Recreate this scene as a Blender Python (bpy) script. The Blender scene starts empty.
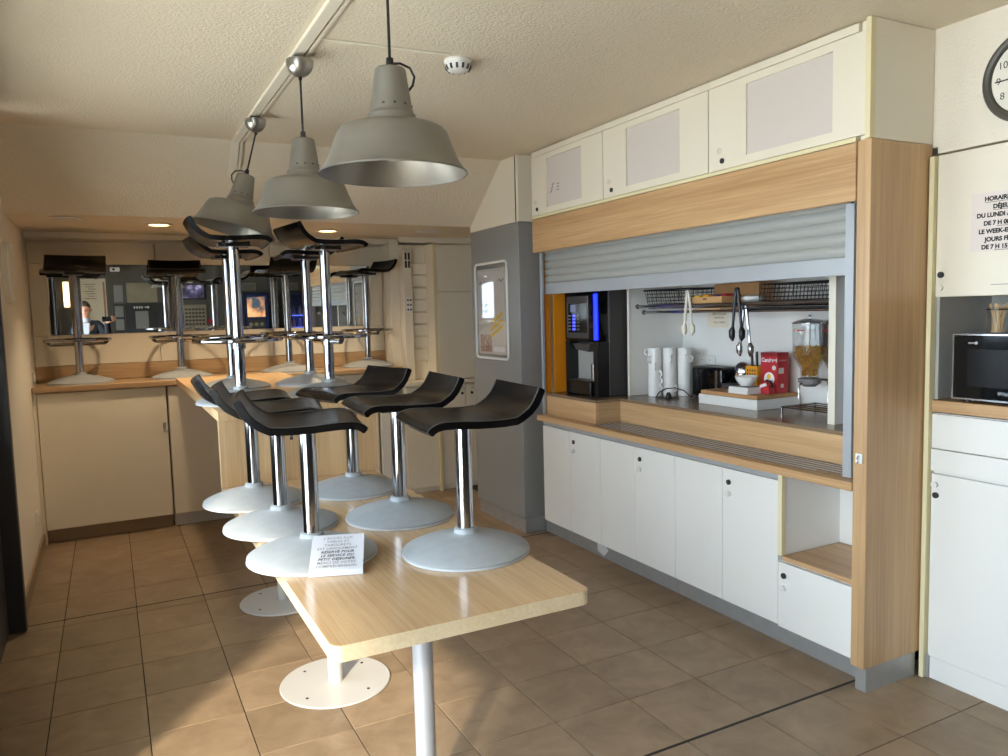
import bpy, bmesh, math, random
from mathutils import Vector, Matrix
random.seed(7)
S = bpy.context.scene
C = S.collection
PI = math.pi

# ------------------------------------------------------------------ camera
def cam_axes(yaw, pitch, roll):
    f = Vector((math.sin(yaw)*math.cos(pitch), math.cos(yaw)*math.cos(pitch), -math.sin(pitch)))
    r = Vector((math.cos(yaw), -math.sin(yaw), 0)); u = r.cross(f)
    return (math.cos(roll)*r + math.sin(roll)*u, -math.sin(roll)*r + math.cos(roll)*u, f)
_r, _u, _f = cam_axes(0.47755137, 0.08644516, -0.02565214)
cd = bpy.data.cameras.new('camera'); cam = bpy.data.objects.new('camera', cd); C.objects.link(cam)
cd.sensor_width = 36.0; cd.lens = 761.23/1008*36; cd.clip_start = 0.02; cd.clip_end = 200
M = Matrix((_r, _u, -_f)).transposed().to_4x4(); M.translation = (0, 0, 1.513)
cam.matrix_world = M
S.camera = cam

# ------------------------------------------------------------------ world, sun, window portals, exposure
SUN_AZ = (0.60, 0.76); SUN_EL = math.radians(27.5)
w = bpy.data.worlds.new('sky'); S.world = w; w.use_nodes = True
nt = w.node_tree; bg = nt.nodes['Background']
bg.inputs[0].default_value = (0.74, 0.86, 1.0, 1); bg.inputs[1].default_value = 6.0
sl = bpy.data.lights.new('sun', 'SUN'); so = bpy.data.objects.new('sun', sl); C.objects.link(so)
sl.energy = 4.3; sl.angle = math.radians(4.5); sl.color = (1.0, 0.84, 0.64)
sd = Vector((SUN_AZ[0]*math.cos(SUN_EL), SUN_AZ[1]*math.cos(SUN_EL), -math.sin(SUN_EL)))
so.rotation_euler = sd.to_track_quat('-Z', 'Y').to_euler(); so.location = (-6, -8, 6)
# x of the pane's wall, y0, y1, z0, z1
WINDOWS = ((-1.35, -0.70, 2.10, 0.08, 2.40), (-0.57, 2.45, 4.27, 0.88, 2.11))
for (wx, y0, y1, z0, z1) in WINDOWS:
    al = bpy.data.lights.new('window_portal', 'AREA'); ao = bpy.data.objects.new('window_portal', al); C.objects.link(ao)
    al.shape = 'RECTANGLE'; al.size = z1-z0; al.size_y = y1-y0
    ao.location = (wx-0.09, (y0+y1)/2, (z0+z1)/2); ao.rotation_euler = (0, -PI/2, 0)
    al.cycles.is_portal = True
vs = S.view_settings
vs.view_transform = 'Standard'; vs.look = 'None'; vs.gamma = 1; vs.use_curve_mapping = False
vs.exposure = 1.08
S.cycles.diffuse_bounces = 8

# ------------------------------------------------------------------ materials
def lin(c):
    return tuple(((v/255)/12.92 if v/255 <= 0.04045 else ((v/255+0.055)/1.055)**2.4) for v in c)
MATS = {}
def newmat(name):
    m = bpy.data.materials.new(name); m.use_nodes = True; MATS[name] = m
    return m, m.node_tree, m.node_tree.nodes['Principled BSDF']
def pbr(name, col, rough=0.5, metal=0.0, var=0.0, vscale=6.0, bump=0.0, bscale=80.0, coat=0.0, rvar=0.0, emit=None, estr=0.0, alpha=None, detail=4.0):
    m, t, b = newmat(name); c = lin(col)
    b.inputs['Base Color'].default_value = (*c, 1); b.inputs['Roughness'].default_value = rough; b.inputs['Metallic'].default_value = metal
    if coat: b.inputs['Coat Weight'].default_value = coat; b.inputs['Coat Roughness'].default_value = 0.08
    if emit: b.inputs['Emission Color'].default_value = (*lin(emit), 1); b.inputs['Emission Strength'].default_value = estr
    tc = t.nodes.new('ShaderNodeTexCoord')
    if var:
        n = t.nodes.new('ShaderNodeTexNoise'); n.inputs['Scale'].default_value = vscale; n.inputs['Detail'].default_value = detail
        t.links.new(tc.outputs['Object'], n.inputs['Vector'])
        r = t.nodes.new('ShaderNodeValToRGB')
        r.color_ramp.elements[0].position = 0.3; r.color_ramp.elements[1].position = 0.7
        r.color_ramp.elements[0].color = (*[v*(1-var) for v in c], 1); r.color_ramp.elements[1].color = (*[min(1, v*(1+var)) for v in c], 1)
        t.links.new(n.outputs['Fac'], r.inputs['Fac']); t.links.new(r.outputs['Color'], b.inputs['Base Color'])
        if rvar:
            mr = t.nodes.new('ShaderNodeMapRange'); mr.inputs['To Min'].default_value = rough-rvar; mr.inputs['To Max'].default_value = rough+rvar
            t.links.new(n.outputs['Fac'], mr.inputs['Value']); t.links.new(mr.outputs['Result'], b.inputs['Roughness'])
    if bump:
        n2 = t.nodes.new('ShaderNodeTexNoise'); n2.inputs['Scale'].default_value = bscale; n2.inputs['Detail'].default_value = 3
        t.links.new(tc.outputs['Object'], n2.inputs['Vector'])
        bp = t.nodes.new('ShaderNodeBump'); bp.inputs['Strength'].default_value = bump; bp.inputs['Distance'].default_value = 0.01
        t.links.new(n2.outputs['Fac'], bp.inputs['Height']); t.links.new(bp.outputs['Normal'], b.inputs['Normal'])
    return m
def wood(name, axis, c1, c2, rough=0.35, coat=0.0, sc=1.0):
    m, t, b = newmat(name)
    tc = t.nodes.new('ShaderNodeTexCoord'); mp = t.nodes.new('ShaderNodeMapping')
    s = [55*sc]*3; s['xyz'.index(axis)] = 1.3*sc; mp.inputs['Scale'].default_value = s
    t.links.new(tc.outputs['Object'], mp.inputs['Vector'])
    n = t.nodes.new('ShaderNodeTexNoise'); n.inputs['Scale'].default_value = 1.6; n.inputs['Detail'].default_value = 6; n.inputs['Roughness'].default_value = 0.65
    n.inputs['Distortion'].default_value = 0.4
    t.links.new(mp.outputs['Vector'], n.inputs['Vector'])
    mp2 = t.nodes.new('ShaderNodeMapping'); s2 = [9*sc]*3; s2['xyz'.index(axis)] = 0.5*sc; mp2.inputs['Scale'].default_value = s2
    t.links.new(tc.outputs['Object'], mp2.inputs['Vector'])
    n3 = t.nodes.new('ShaderNodeTexNoise'); n3.inputs['Scale'].default_value = 1.0; n3.inputs['Detail'].default_value = 3
    t.links.new(mp2.outputs['Vector'], n3.inputs['Vector'])
    mx = t.nodes.new('ShaderNodeMath'); mx.operation = 'ADD'
    sb = t.nodes.new('ShaderNodeMath'); sb.operation = 'MULTIPLY'; sb.inputs[1].default_value = 0.5
    sa = t.nodes.new('ShaderNodeMath'); sa.operation = 'MULTIPLY'; sa.inputs[1].default_value = 0.5
    t.links.new(n.outputs['Fac'], sa.inputs[0]); t.links.new(n3.outputs['Fac'], sb.inputs[0])
    t.links.new(sa.outputs[0], mx.inputs[0]); t.links.new(sb.outputs[0], mx.inputs[1])
    r = t.nodes.new('ShaderNodeValToRGB'); r.color_ramp.elements[0].position = 0.36; r.color_ramp.elements[1].position = 0.62
    r.color_ramp.elements[0].color = (*lin(c1), 1); r.color_ramp.elements[1].color = (*lin(c2), 1)
    t.links.new(mx.outputs[0], r.inputs['Fac']); t.links.new(r.outputs['Color'], b.inputs['Base Color'])
    b.inputs['Roughness'].default_value = rough
    if coat: b.inputs['Coat Weight'].default_value = coat; b.inputs['Coat Roughness'].default_value = 0.12
    return m
def glassmat(name, tint=(255, 255, 255), gloss=0.06, rough=0.02):
    m, t, b = newmat(name)
    out = [n for n in t.nodes if n.type == 'OUTPUT_MATERIAL'][0]
    tr = t.nodes.new('ShaderNodeBsdfTransparent'); tr.inputs[0].default_value = (*lin(tint), 1)
    gl = t.nodes.new('ShaderNodeBsdfGlossy'); gl.inputs['Roughness'].default_value = rough
    lw = t.nodes.new('ShaderNodeLayerWeight'); lw.inputs[0].default_value = 0.5
    pw = t.nodes.new('ShaderNodeMath'); pw.operation = 'POWER'; pw.inputs[1].default_value = 4.0
    fr = t.nodes.new('ShaderNodeMath'); fr.operation = 'MULTIPLY_ADD'; fr.inputs[1].default_value = 0.7; fr.inputs[2].default_value = 0.03
    t.links.new(lw.outputs['Facing'], pw.inputs[0]); t.links.new(pw.outputs[0], fr.inputs[0])
    mx = t.nodes.new('ShaderNodeMixShader')
    t.links.new(fr.outputs[0], mx.inputs[0]); t.links.new(tr.outputs[0], mx.inputs[1]); t.links.new(gl.outputs[0], mx.inputs[2])
    t.links.new(mx.outputs[0], out.inputs[0])
    return m
def tilemat():
    m, t, b = newmat('floor_tile')
    tc = t.nodes.new('ShaderNodeTexCoord'); oi = t.nodes.new('ShaderNodeObjectInfo')
    ad = t.nodes.new('ShaderNodeVectorMath'); ad.operation = 'ADD'
    sc = t.nodes.new('ShaderNodeVectorMath'); sc.operation = 'SCALE'; sc.inputs['Scale'].default_value = 37.0
    cx = t.nodes.new('ShaderNodeCombineXYZ')
    for i in range(3): t.links.new(oi.outputs['Random'], cx.inputs[i])
    t.links.new(cx.outputs[0], sc.inputs[0]); t.links.new(tc.outputs['Object'], ad.inputs[0]); t.links.new(sc.outputs[0], ad.inputs[1])
    n = t.nodes.new('ShaderNodeTexNoise'); n.inputs['Scale'].default_value = 7; n.inputs['Detail'].default_value = 8; n.inputs['Roughness'].default_value = 0.6
    n.inputs['Distortion'].default_value = 0.6
    t.links.new(ad.outputs[0], n.inputs['Vector'])
    r = t.nodes.new('ShaderNodeValToRGB'); r.color_ramp.elements[0].position = 0.3; r.color_ramp.elements[1].position = 0.72
    r.color_ramp.elements[0].color = (*lin((128, 107, 84)), 1); r.color_ramp.elements[1].color = (*lin((158, 136, 110)), 1)
    t.links.new(n.outputs['Fac'], r.inputs['Fac'])
    hs = t.nodes.new('ShaderNodeHueSaturation')
    mr = t.nodes.new('ShaderNodeMapRange'); mr.inputs['To Min'].default_value = 0.9; mr.inputs['To Max'].default_value = 1.08
    t.links.new(oi.outputs['Random'], mr.inputs['Value']); t.links.new(mr.outputs['Result'], hs.inputs['Value'])
    t.links.new(r.outputs['Color'], hs.inputs['Color']); t.links.new(hs.outputs['Color'], b.inputs['Base Color'])
    m2 = t.nodes.new('ShaderNodeMapRange'); m2.inputs['To Min'].default_value = 0.32; m2.inputs['To Max'].default_value = 0.5
    t.links.new(n.outputs['Fac'], m2.inputs['Value']); t.links.new(m2.outputs['Result'], b.inputs['Roughness'])
    return m
tilemat()
pbr('grout', (62, 52, 42), 0.9)
pbr('joint_black', (34, 30, 27), 0.7)
pbr('plaster', (222, 210, 188), 0.85, bump=0.5, bscale=95)
pbr('plaster_wall', (228, 219, 202), 0.85, bump=0.3, bscale=110)
pbr('white_laminate', (228, 226, 220), 0.38, var=0.015, vscale=2)
pbr('cream_laminate', (226, 217, 198), 0.45, var=0.02, vscale=2)
pbr('cream_edge', (222, 210, 168), 0.55)
pbr('shadow_gap', (60, 52, 44), 0.8)
pbr('grey_paint', (136, 136, 134), 0.42, var=0.02, vscale=3)
pbr('shutter_grey', (160, 160, 155), 0.42)
pbr('rail_grey', (168, 171, 174), 0.38, 0.2)
pbr('brushed_kick', (168, 168, 166), 0.36, 0.45, var=0.06, vscale=18)
pbr('white_kick', (205, 204, 200), 0.5)
wood('oak_y', 'y', (172, 132, 90), (206, 170, 126), 0.36)
wood('oak_x', 'x', (162, 129, 92), (194, 163, 124), 0.36)
wood('oak_z', 'z', (172, 136, 96), (202, 167, 124), 0.4)
wood('oak_table', 'y', (178, 144, 104), (208, 177, 136), 0.2, coat=0.25)
wood('oak_edge', 'y', (205, 182, 142), (226, 206, 170), 0.35)
wood('oak_light', 'z', (196, 158, 112), (222, 188, 142), 0.4)
wood('shelf_brown', 'y', (110, 90, 70), (140, 116, 92), 0.22)
pbr('chrome', (170, 170, 173), 0.1, 1.0)
pbr('steel', (178, 178, 180), 0.22, 1.0)
pbr('seat_black', (12, 11, 11), 0.27)
MATS['seat_black'].node_tree.nodes['Principled BSDF'].inputs['Specular IOR Level'].default_value = 0.22
pbr('seat_piping', (92, 88, 82), 0.4)
pbr('stool_grey', (160, 164, 166), 0.42, var=0.05, vscale=30)
pbr('stool_rim', (192, 194, 194), 0.45)
pbr('leg_white', (194, 192, 188), 0.35)
pbr('leg_silver', (188, 190, 194), 0.35, 0.3)
pbr('lamp_silver', (138, 135, 128), 0.4, 0.75)
pbr('canopy_silver', (170, 167, 160), 0.28, 0.9)
pbr('lamp_inner', (150, 146, 138), 0.42, 0.9)
pbr('black_plastic', (20, 20, 21), 0.35)
pbr('black_gloss', (8, 8, 9), 0.1)
MATS['black_gloss'].node_tree.nodes['Principled BSDF'].inputs['Specular IOR Level'].default_value = 0.3
pbr('dark_grey_plastic', (62, 60, 58), 0.5)
pbr('black_wire', (16, 15, 15), 0.45)
pbr('white_plastic', (222, 220, 214), 0.4)
pbr('cream_plastic', (224, 216, 198), 0.5)
pbr('porcelain', (232, 230, 226), 0.15)
pbr('paper', (228, 227, 226), 0.8)
pbr('card_paper', (200, 200, 204), 0.8)
pbr('notice_paper', (222, 211, 203), 0.75)
pbr('paper_cream', (226, 214, 190), 0.8)
pbr('paper_pink', (206, 196, 188), 0.75)
pbr('ink', (38, 34, 34), 0.8)
pbr('ink_grey', (120, 116, 114), 0.8)
pbr('orange_paint', (222, 138, 22), 0.5)
pbr('orange_plastic', (222, 148, 30), 0.45)
pbr('red_card', (176, 34, 40), 0.5)
pbr('red_card_dark', (140, 26, 34), 0.5)
pbr('cardboard', (176, 130, 84), 0.75, var=0.06, vscale=14)
pbr('kraft', (196, 150, 96), 0.7)
pbr('yellow_pack', (226, 178, 30), 0.5)
pbr('navy_frame', (24, 44, 92), 0.4)
pbr('purple_pack', (74, 50, 110), 0.45)
pbr('corn', (238, 190, 100), 0.7, var=0.2, vscale=40)
pbr('muesli', (190, 148, 96), 0.8, var=0.25, vscale=60)
pbr('stick_wood', (206, 176, 134), 0.7)
pbr('dark_frame', (40, 41, 44), 0.5)
pbr('dark_door', (58, 59, 62), 0.45)
pbr('mirror', (236, 236, 232), 0.01, 1.0)
pbr('rear_wall', (92, 88, 80), 0.8)
pbr('rear_board', (150, 140, 118), 0.8, var=0.12, vscale=5)
pbr('clock_rim', (72, 68, 60), 0.4)
pbr('clock_face', (228, 222, 208), 0.6)
pbr('pavement', (222, 214, 200), 0.9, var=0.06)
pbr('skin', (206, 156, 130), 0.55)
pbr('hair_brown', (60, 42, 32), 0.7)
pbr('jacket_navy', (24, 27, 38), 0.75)
pbr('trousers_grey', (44, 45, 50), 0.8)
pbr('shirt_blue', (196, 204, 216), 0.8)
pbr('shoe_black', (18, 17, 17), 0.4)
pbr('led_blue', (20, 30, 255), 0.5, emit=(10, 25, 255), estr=3.2)
pbr('button_blue', (60, 70, 255), 0.5, emit=(70, 80, 255), estr=1.2)
pbr('display', (70, 76, 96), 0.2, emit=(110, 120, 150), estr=0.25)
pbr('lamp_lit', (255, 230, 170), 0.5, emit=(255, 216, 150), estr=5.0)
pbr('lamp_off', (226, 220, 206), 0.4)
pbr('fridge_glow', (90, 110, 220), 0.5, emit=(90, 110, 235), estr=1.2)
pbr('dirt', (104, 98, 92), 0.8)
pbr('skirting', (150, 128, 100), 0.5)
glassmat('pane_glass', (250, 252, 252))
glassmat('clear_plastic', (250, 251, 251))
def screenmat(name, cols, scale=5.0, estr=0.8):
    m, t, b = newmat(name)
    tc = t.nodes.new('ShaderNodeTexCoord'); n = t.nodes.new('ShaderNodeTexNoise'); n.inputs['Scale'].default_value = scale; n.inputs['Detail'].default_value = 4
    t.links.new(tc.outputs['Object'], n.inputs['Vector'])
    r = t.nodes.new('ShaderNodeValToRGB'); e = r.color_ramp.elements
    e[0].position = 0.35; e[1].position = 0.65; e[0].color = (*lin(cols[0]), 1); e[1].color = (*lin(cols[-1]), 1)
    for i, c in enumerate(cols[1:-1]):
        k = e.new(0.35+0.3*(i+1)/(len(cols)-1)); k.color = (*lin(c), 1)
    t.links.new(n.outputs['Fac'], r.inputs['Fac']); t.links.new(r.outputs['Color'], b.inputs['Emission Color']); t.links.new(r.outputs['Color'], b.inputs['Base Color'])
    b.inputs['Emission Strength'].default_value = estr; b.inputs['Roughness'].default_value = 0.15
    return m
screenmat('tv_picture', [(36, 34, 44), (70, 66, 96), (190, 182, 204)], 4, 0.6)
screenmat('globe_picture', [(70, 100, 120), (60, 70, 80), (215, 150, 100), (240, 195, 150)], 2.6, 0.7)
screenmat('collage', [(120, 70, 80), (190, 150, 150), (90, 110, 90), (220, 200, 190)], 40, 0.0)

# ------------------------------------------------------------------ mesh builder
class MB:
    def __init__(s): s.v = []; s.f = []
    def add(s, vs, fs):
        o = len(s.v); s.v += [Vector(p) for p in vs]; s.f += [[i+o for i in f] for f in fs]; return s
    def box(s, x0, x1, y0, y1, z0, z1, bev=0.0, seg=1):
        if bev:
            bm = bmesh.new(); bmesh.ops.create_cube(bm, size=1)
            for v in bm.verts: v.co = Vector(((x0+x1)/2+v.co.x*(x1-x0), (y0+y1)/2+v.co.y*(y1-y0), (z0+z1)/2+v.co.z*(z1-z0)))
            bmesh.ops.bevel(bm, geom=list(bm.edges), offset=bev, segments=seg, affect='EDGES', profile=0.5)
            return s.bm(bm)
        vs = [(x, y, z) for x in (x0, x1) for y in (y0, y1) for z in (z0, z1)]
        return s.add(vs, [(0, 1, 3, 2), (4, 6, 7, 5), (0, 4, 5, 1), (2, 3, 7, 6), (0, 2, 6, 4), (1, 5, 7, 3)])
    def bm(s, bm):
        bm.verts.ensure_lookup_table(); bm.verts.index_update()
        s.add([v.co.copy() for v in bm.verts], [[v.index for v in f.verts] for f in bm.faces]); bm.free(); return s
    def tube(s, pts, r, n=10, closed=False, caps=True):
        pts = [Vector(p) for p in pts]; k = len(pts); rs = r if isinstance(r, (list, tuple)) else [r]*k
        rings = []; prev = None
        for i, p in enumerate(pts):
            if closed: d = pts[(i+1) % k]-pts[i-1]
            else: d = (pts[min(i+1, k-1)]-pts[max(i-1, 0)])
            d.normalize()
            if prev is None:
                a = Vector((0, 0, 1)) if abs(d.z) < 0.9 else Vector((1, 0, 0)); a = (a-d*a.dot(d)).normalized()
            else: a = (prev-d*prev.dot(d)).normalized()
            prev = a; b = d.cross(a)
            rings.append([p+(a*math.cos(2*PI*j/n)+b*math.sin(2*PI*j/n))*rs[i] for j in range(n)])
        vs = [q for rg in rings for q in rg]; fs = []
        for i in range(k if closed else k-1):
            i2 = (i+1) % k
            for j in range(n): j2 = (j+1) % n; fs.append((i*n+j, i*n+j2, i2*n+j2, i2*n+j))
        if caps and not closed: fs.append(list(range(n))[::-1]); fs.append([(k-1)*n+j for j in range(n)])
        return s.add(vs, fs)
    def lathe(s, prof, n=32, c=(0, 0, 0), cap=False):
        vs = []; fs = []; m = len(prof)
        for r, z in prof:
            for j in range(n): vs.append((c[0]+r*math.cos(2*PI*j/n), c[1]+r*math.sin(2*PI*j/n), c[2]+z))
        for i in range(m-1):
            for j in range(n): j2 = (j+1) % n; fs.append((i*n+j, i*n+j2, (i+1)*n+j2, (i+1)*n+j))
        if cap: fs.append([j for j in range(n)][::-1]); fs.append([(m-1)*n+j for j in range(n)])
        return s.add(vs, fs)
    def prism(s, poly, axis, a0, a1):
        # poly: 2-D points; axis: extrusion axis; the two other axes in xyz order
        n = len(poly)
        def P(p, a): return {'x': (a, p[0], p[1]), 'y': (p[0], a, p[1]), 'z': (p[0], p[1], a)}[axis]
        vs = [P(p, a0) for p in poly]+[P(p, a1) for p in poly]
        fs = [list(range(n)), [n+i for i in range(n)][::-1]]+[(i, i+n, (i+1) % n+n, (i+1) % n) for i in range(n)]
        return s.add(vs, fs)
    def xf(s, m):
        s.v = [m @ v for v in s.v]; return s
    def mesh(s, name, off=Vector((0, 0, 0)), sharp=35):
        me = bpy.data.meshes.new(name); me.from_pydata([tuple(v-off) for v in s.v], [], s.f); me.update()
        bm = bmesh.new(); bm.from_mesh(me); bmesh.ops.remove_doubles(bm, verts=bm.verts, dist=1e-6); bmesh.ops.recalc_face_normals(bm, faces=bm.faces); bm.to_mesh(me); bm.free()
        me.polygons.foreach_set('use_smooth', [True]*len(me.polygons)); me.set_sharp_from_angle(angle=math.radians(sharp))
        return me
def box(*a, **k): return MB().box(*a, **k)
def props(o, label=None, cat=None, group=None, kind=None):
    if label: o['label'] = label
    if cat: o['category'] = cat
    if group: o['group'] = group
    if kind: o['kind'] = kind
    return o
def thing(name, label, cat, loc=(0, 0, 0), group=None, rotz=0):
    o = bpy.data.objects.new(name, None); C.objects.link(o); o.location = loc; o.rotation_euler = (0, 0, rotz); o.empty_display_size = 0.05
    o['_off'] = list(loc)
    return props(o, label, cat, group)
def part(name, mb, mat, parent=None, label=None, kind=None, local=False, sharp=35):
    # world-space builder; re-based on the thing's own origin
    off = Vector((0, 0, 0)); p = parent
    while p is not None and not local: off += Vector(p.location); p = p.parent
    me = mb.mesh(name, off, sharp); me.materials.append(MATS[mat])
    o = bpy.data.objects.new(name, me); C.objects.link(o); o.parent = parent
    return props(o, label, kind=kind)
def solo(name, mb, mat, label, cat, group=None, kind=None, sharp=35):
    # a thing that is a single mesh, with its origin at its base
    vs = mb.v; cx = (min(v.x for v in vs)+max(v.x for v in vs))/2; cy = (min(v.y for v in vs)+max(v.y for v in vs))/2; cz = min(v.z for v in vs)
    off = Vector((cx, cy, cz)); me = mb.mesh(name, off, sharp); me.materials.append(MATS[mat])
    o = bpy.data.objects.new(name, me); C.objects.link(o); o.location = off
    return props(o, label, cat, group, kind)
def struct(name, mb, mat, label, cat):
    o = part(name, mb, mat); return props(o, label, cat, kind='structure')
def dup(root, loc, rotz, label=None, group=None):
    r = root.copy(); C.objects.link(r); r.location = loc; r.rotation_euler = (0, 0, rotz)
    if label: r['label'] = label
    if group: r['group'] = group
    for ch in list(root.children):
        c = ch.copy(); C.objects.link(c); c.parent = r
        for g in list(ch.children):
            d = g.copy(); C.objects.link(d); d.parent = c
    return r
_fonts = {}
def text(name, s, size, mat, parent, origin, right, up, align='LEFT', shear=0.0, bold=0.0, lift=0.0006, space=1.0, width=None):
    # flat lettering laid on a surface; right/up are world directions
    cu = bpy.data.curves.new('t', 'FONT'); cu.body = s; cu.size = size; cu.align_x = align; cu.shear = shear; cu.offset = bold; cu.space_character = space
    ob = bpy.data.objects.new('t', cu); C.objects.link(ob)
    dg = bpy.context.evaluated_depsgraph_get(); me = bpy.data.meshes.new_from_object(ob.evaluated_get(dg)); bpy.data.objects.remove(ob); bpy.data.curves.remove(cu)
    me.name = name
    R = Vector(right).normalized(); U = Vector(up).normalized(); N = R.cross(U)
    off = Vector((0, 0, 0)); p = parent
    while p is not None: off += Vector(p.location); p = p.parent
    sx = 1.0
    if width and len(me.vertices):
        xs = [v.co.x for v in me.vertices]; sx = width/max(1e-6, max(xs)-min(xs))
    for v in me.vertices:
        v.co = Vector(origin)+R*v.co.x*sx+U*v.co.y+N*lift-off
    me.materials.clear(); me.materials.append(MATS[mat])
    o = bpy.data.objects.new(name, me); C.objects.link(o); o.parent = parent
    return o

# ------------------------------------------------------------------ room shell
RX = 2.865          # clock wall plane
CEIL = 2.54
fl = struct('floor', box(-0.75, 4.4, -3.0, 6.6, -0.12, -0.004).box(-1.45, -0.75, -3.0, 2.28, -0.12, -0.004), 'grout', 'brown ceramic tile floor with thin dark joints', 'floor')
TS = 0.3331; GX = -0.2873
xl = [GX+TS*i for i in range(-1, 11)]
yl = [0.965, 1.298, 1.631, 1.977]+[1.983+TS*i for i in range(1, 8)]+[4.405, 4.739, 5.072, 5.404, 5.737, 6.07]
meshes = {}
for j in range(len(yl)-1):
    for i in range(len(xl)-1):
        x0, x1, y0, y1 = xl[i], xl[i+1], yl[j], yl[j+1]
        x0 = max(x0, -0.60)
        if x0 > 2.66 and y0 > 1.9: continue
        if x0 > 2.9: continue
        dx, dy = round(x1-x0-0.004, 4), round(y1-y0-(0.012 if (abs(y0-1.977) < .01 or abs(y0-4.405) < .01) else 0.004), 4)
        key = (dx, dy)
        if key not in meshes:
            me = MB().box(-dx/2, dx/2, -dy/2, dy/2, -0.008, 0.0, bev=0.0012).mesh('tile'); me.materials.append(MATS['floor_tile']); meshes[key] = me
        o = bpy.data.objects.new('tile', meshes[key]); C.objects.link(o); o.parent = fl; o.location = ((x0+x1)/2, y1-0.002-dy/2, 0)
for y in (1.977, 4.405):
    part('expansion_joint', box(-0.6, 2.64, y-0.001, y+0.010, -0.006, -0.0005), 'joint_black', fl)
mb = MB()
y = 0.965
while y > -2.7:
    x = GX-3*TS
    while x < 4.2:
        mb.box(x+0.002, min(x+TS, 4.2)-0.002, y-TS+0.002, y-0.002, -0.008, 0); x += TS
    y -= TS
for yy in (0.965, 1.298, 1.631, 1.983):
    for k in range(2): mb.box(GX-(3-k)*TS+0.002, GX-(2-k)*TS-0.002, yy+0.002, min(yy+TS, 2.178)-0.002, -0.008, 0)
part('tiles_behind', mb, 'floor_tile', fl, kind='stuff')

mb = MB(); mb.prism([(-3.0, CEIL), (4.69, CEIL), (5.20, 2.15), (6.6, 2.15), (6.6, 2.75), (-3.0, 2.75)], 'x', -1.45, 4.4)
ceil = struct('ceiling', mb, 'plaster', 'textured off white ceiling sloping down towards the bar', 'ceiling')
struct('wall_back', box(-0.75, 4.4, 6.45, 6.6, -0.1, 2.2), 'plaster_wall', 'off white wall behind the bar counter', 'wall')
# left wall: cream plaster beside the bar, then dark door, window, pier, window
struct('wall_left', box(-0.62, -0.48, 4.402, 6.449, -0.05, 2.75), 'plaster_wall', 'cream plaster wall beside the bar counter', 'wall')
mb = MB(); W1, W2 = WINDOWS
mb.box(-0.62, -0.52, 2.18, 4.33, 2.3, 2.75)
for (a, b) in ((2.18, W2[1]), (W2[2], 4.33)): mb.box(-0.62, -0.52, a, b, -0.05, 2.3)
mb.box(-0.62, -0.52, W2[1], W2[2], -0.05, W2[3]); mb.box(-0.62, -0.52, W2[1], W2[2], W2[4], 2.3)
mb.box(-1.40, -0.62, 2.18, 2.28, -0.05, 2.75)
mb.box(-1.40, -1.30, -2.9, W1[1], -0.05, 2.75); mb.box(-1.40, -1.30, W1[2], 2.18, -0.05, 2.75)
mb.box(-1.40, -1.30, W1[1], W1[2], -0.05, W1[3]); mb.box(-1.40, -1.30, W1[1], W1[2], W1[4], 2.75)
struct('wall_side', mb, 'dark_door', 'dark grey wall around the side window', 'wall')
struct('wall_rear', box(-1.40, 4.4, -2.95, -2.8, -0.05, 2.75), 'rear_wall', 'dark grey notice wall opposite the mirror', 'wall')
struct('wall_right', box(4.2, 4.4, -2.8, 0.6, -0.05, 2.75), 'rear_wall', 'plaster wall at the side of the entrance area', 'wall')
mb = MB(); mb.box(RX, 3.5, 1.87, 1.96, 2.1, CEIL); mb.box(RX, 4.4, 0.6, 1.87, 2.075, CEIL); mb.box(3.36, 4.4, 0.6, 1.96, -0.05, 2.075); mb.box(RX, 3.36, 0.6, 0.64, -0.05, 2.075)
struct('wall_kitchen', mb, 'plaster_wall', 'off white wall with the round clock', 'wall')
struct('wall_closing', box(3.32, 4.4, 1.97, 6.44, -0.05, 2.7), 'plaster_wall', 'plain wall behind the serving hatch', 'wall')
struct('trim_1', box(-0.62, -0.447, 4.333, 4.40, 0.0, 2.0, bev=0.004), 'dark_frame', 'dark upright post at the end of the cream wall', 'post')
struct('baseboard_left', box(-0.479, -0.466, 4.41, 5.985, 0.001, 0.085), 'skirting', 'brown tile skirting along the cream wall', 'skirting')
for k, (wx, y0, y1, z0, z1) in enumerate(WINDOWS):
    mbf = MB(); fa, fb = wx-0.04, wx+0.04
    mbf.box(fa, fb, y0+.001, y0+0.05, z0+.001, z1-.001); mbf.box(fa, fb, y1-0.05, y1-.001, z0+.001, z1-.001)
    mbf.box(fa, fb, y0+0.05, y1-0.05, z0+.001, z0+0.05); mbf.box(fa, fb, y0+0.05, y1-0.05, z1-0.05, z1-.001)
    wo = struct('window_%d' % (k+1), mbf, 'dark_frame', ('wide tall dark framed window in the side bay', 'smaller dark framed window beside the dark post')[k], 'window')
    part('pane', box(wx-0.003, wx+0.003, y0+0.05, y1-0.05, z0+0.05, z1-0.05), 'pane_glass', wo)
struct('sun_blocker_outside', box(-2.35, -1.41, 2.19, 2.27, 1.55, 3.4), 'plaster_wall', 'added unseen pale screen outside keeping sun off the smaller window', 'wall')  # added out of view: stops direct sun, lets low bounce light pass beneath
struct('sky_blocker_outside', box(-1.7, -0.63, 2.28, 6.6, 2.42, 2.55), 'plaster_wall', 'added unseen canopy slab outside cutting high sky light at the smaller window', 'canopy')  # invented overhang, unseen; limits sky light on the floor near this window
gr = struct('ground_outside', box(-14, -0.66, -12, 12, -0.3, -0.125), 'pavement', 'pale paving outside the windows', 'ground')

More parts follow.
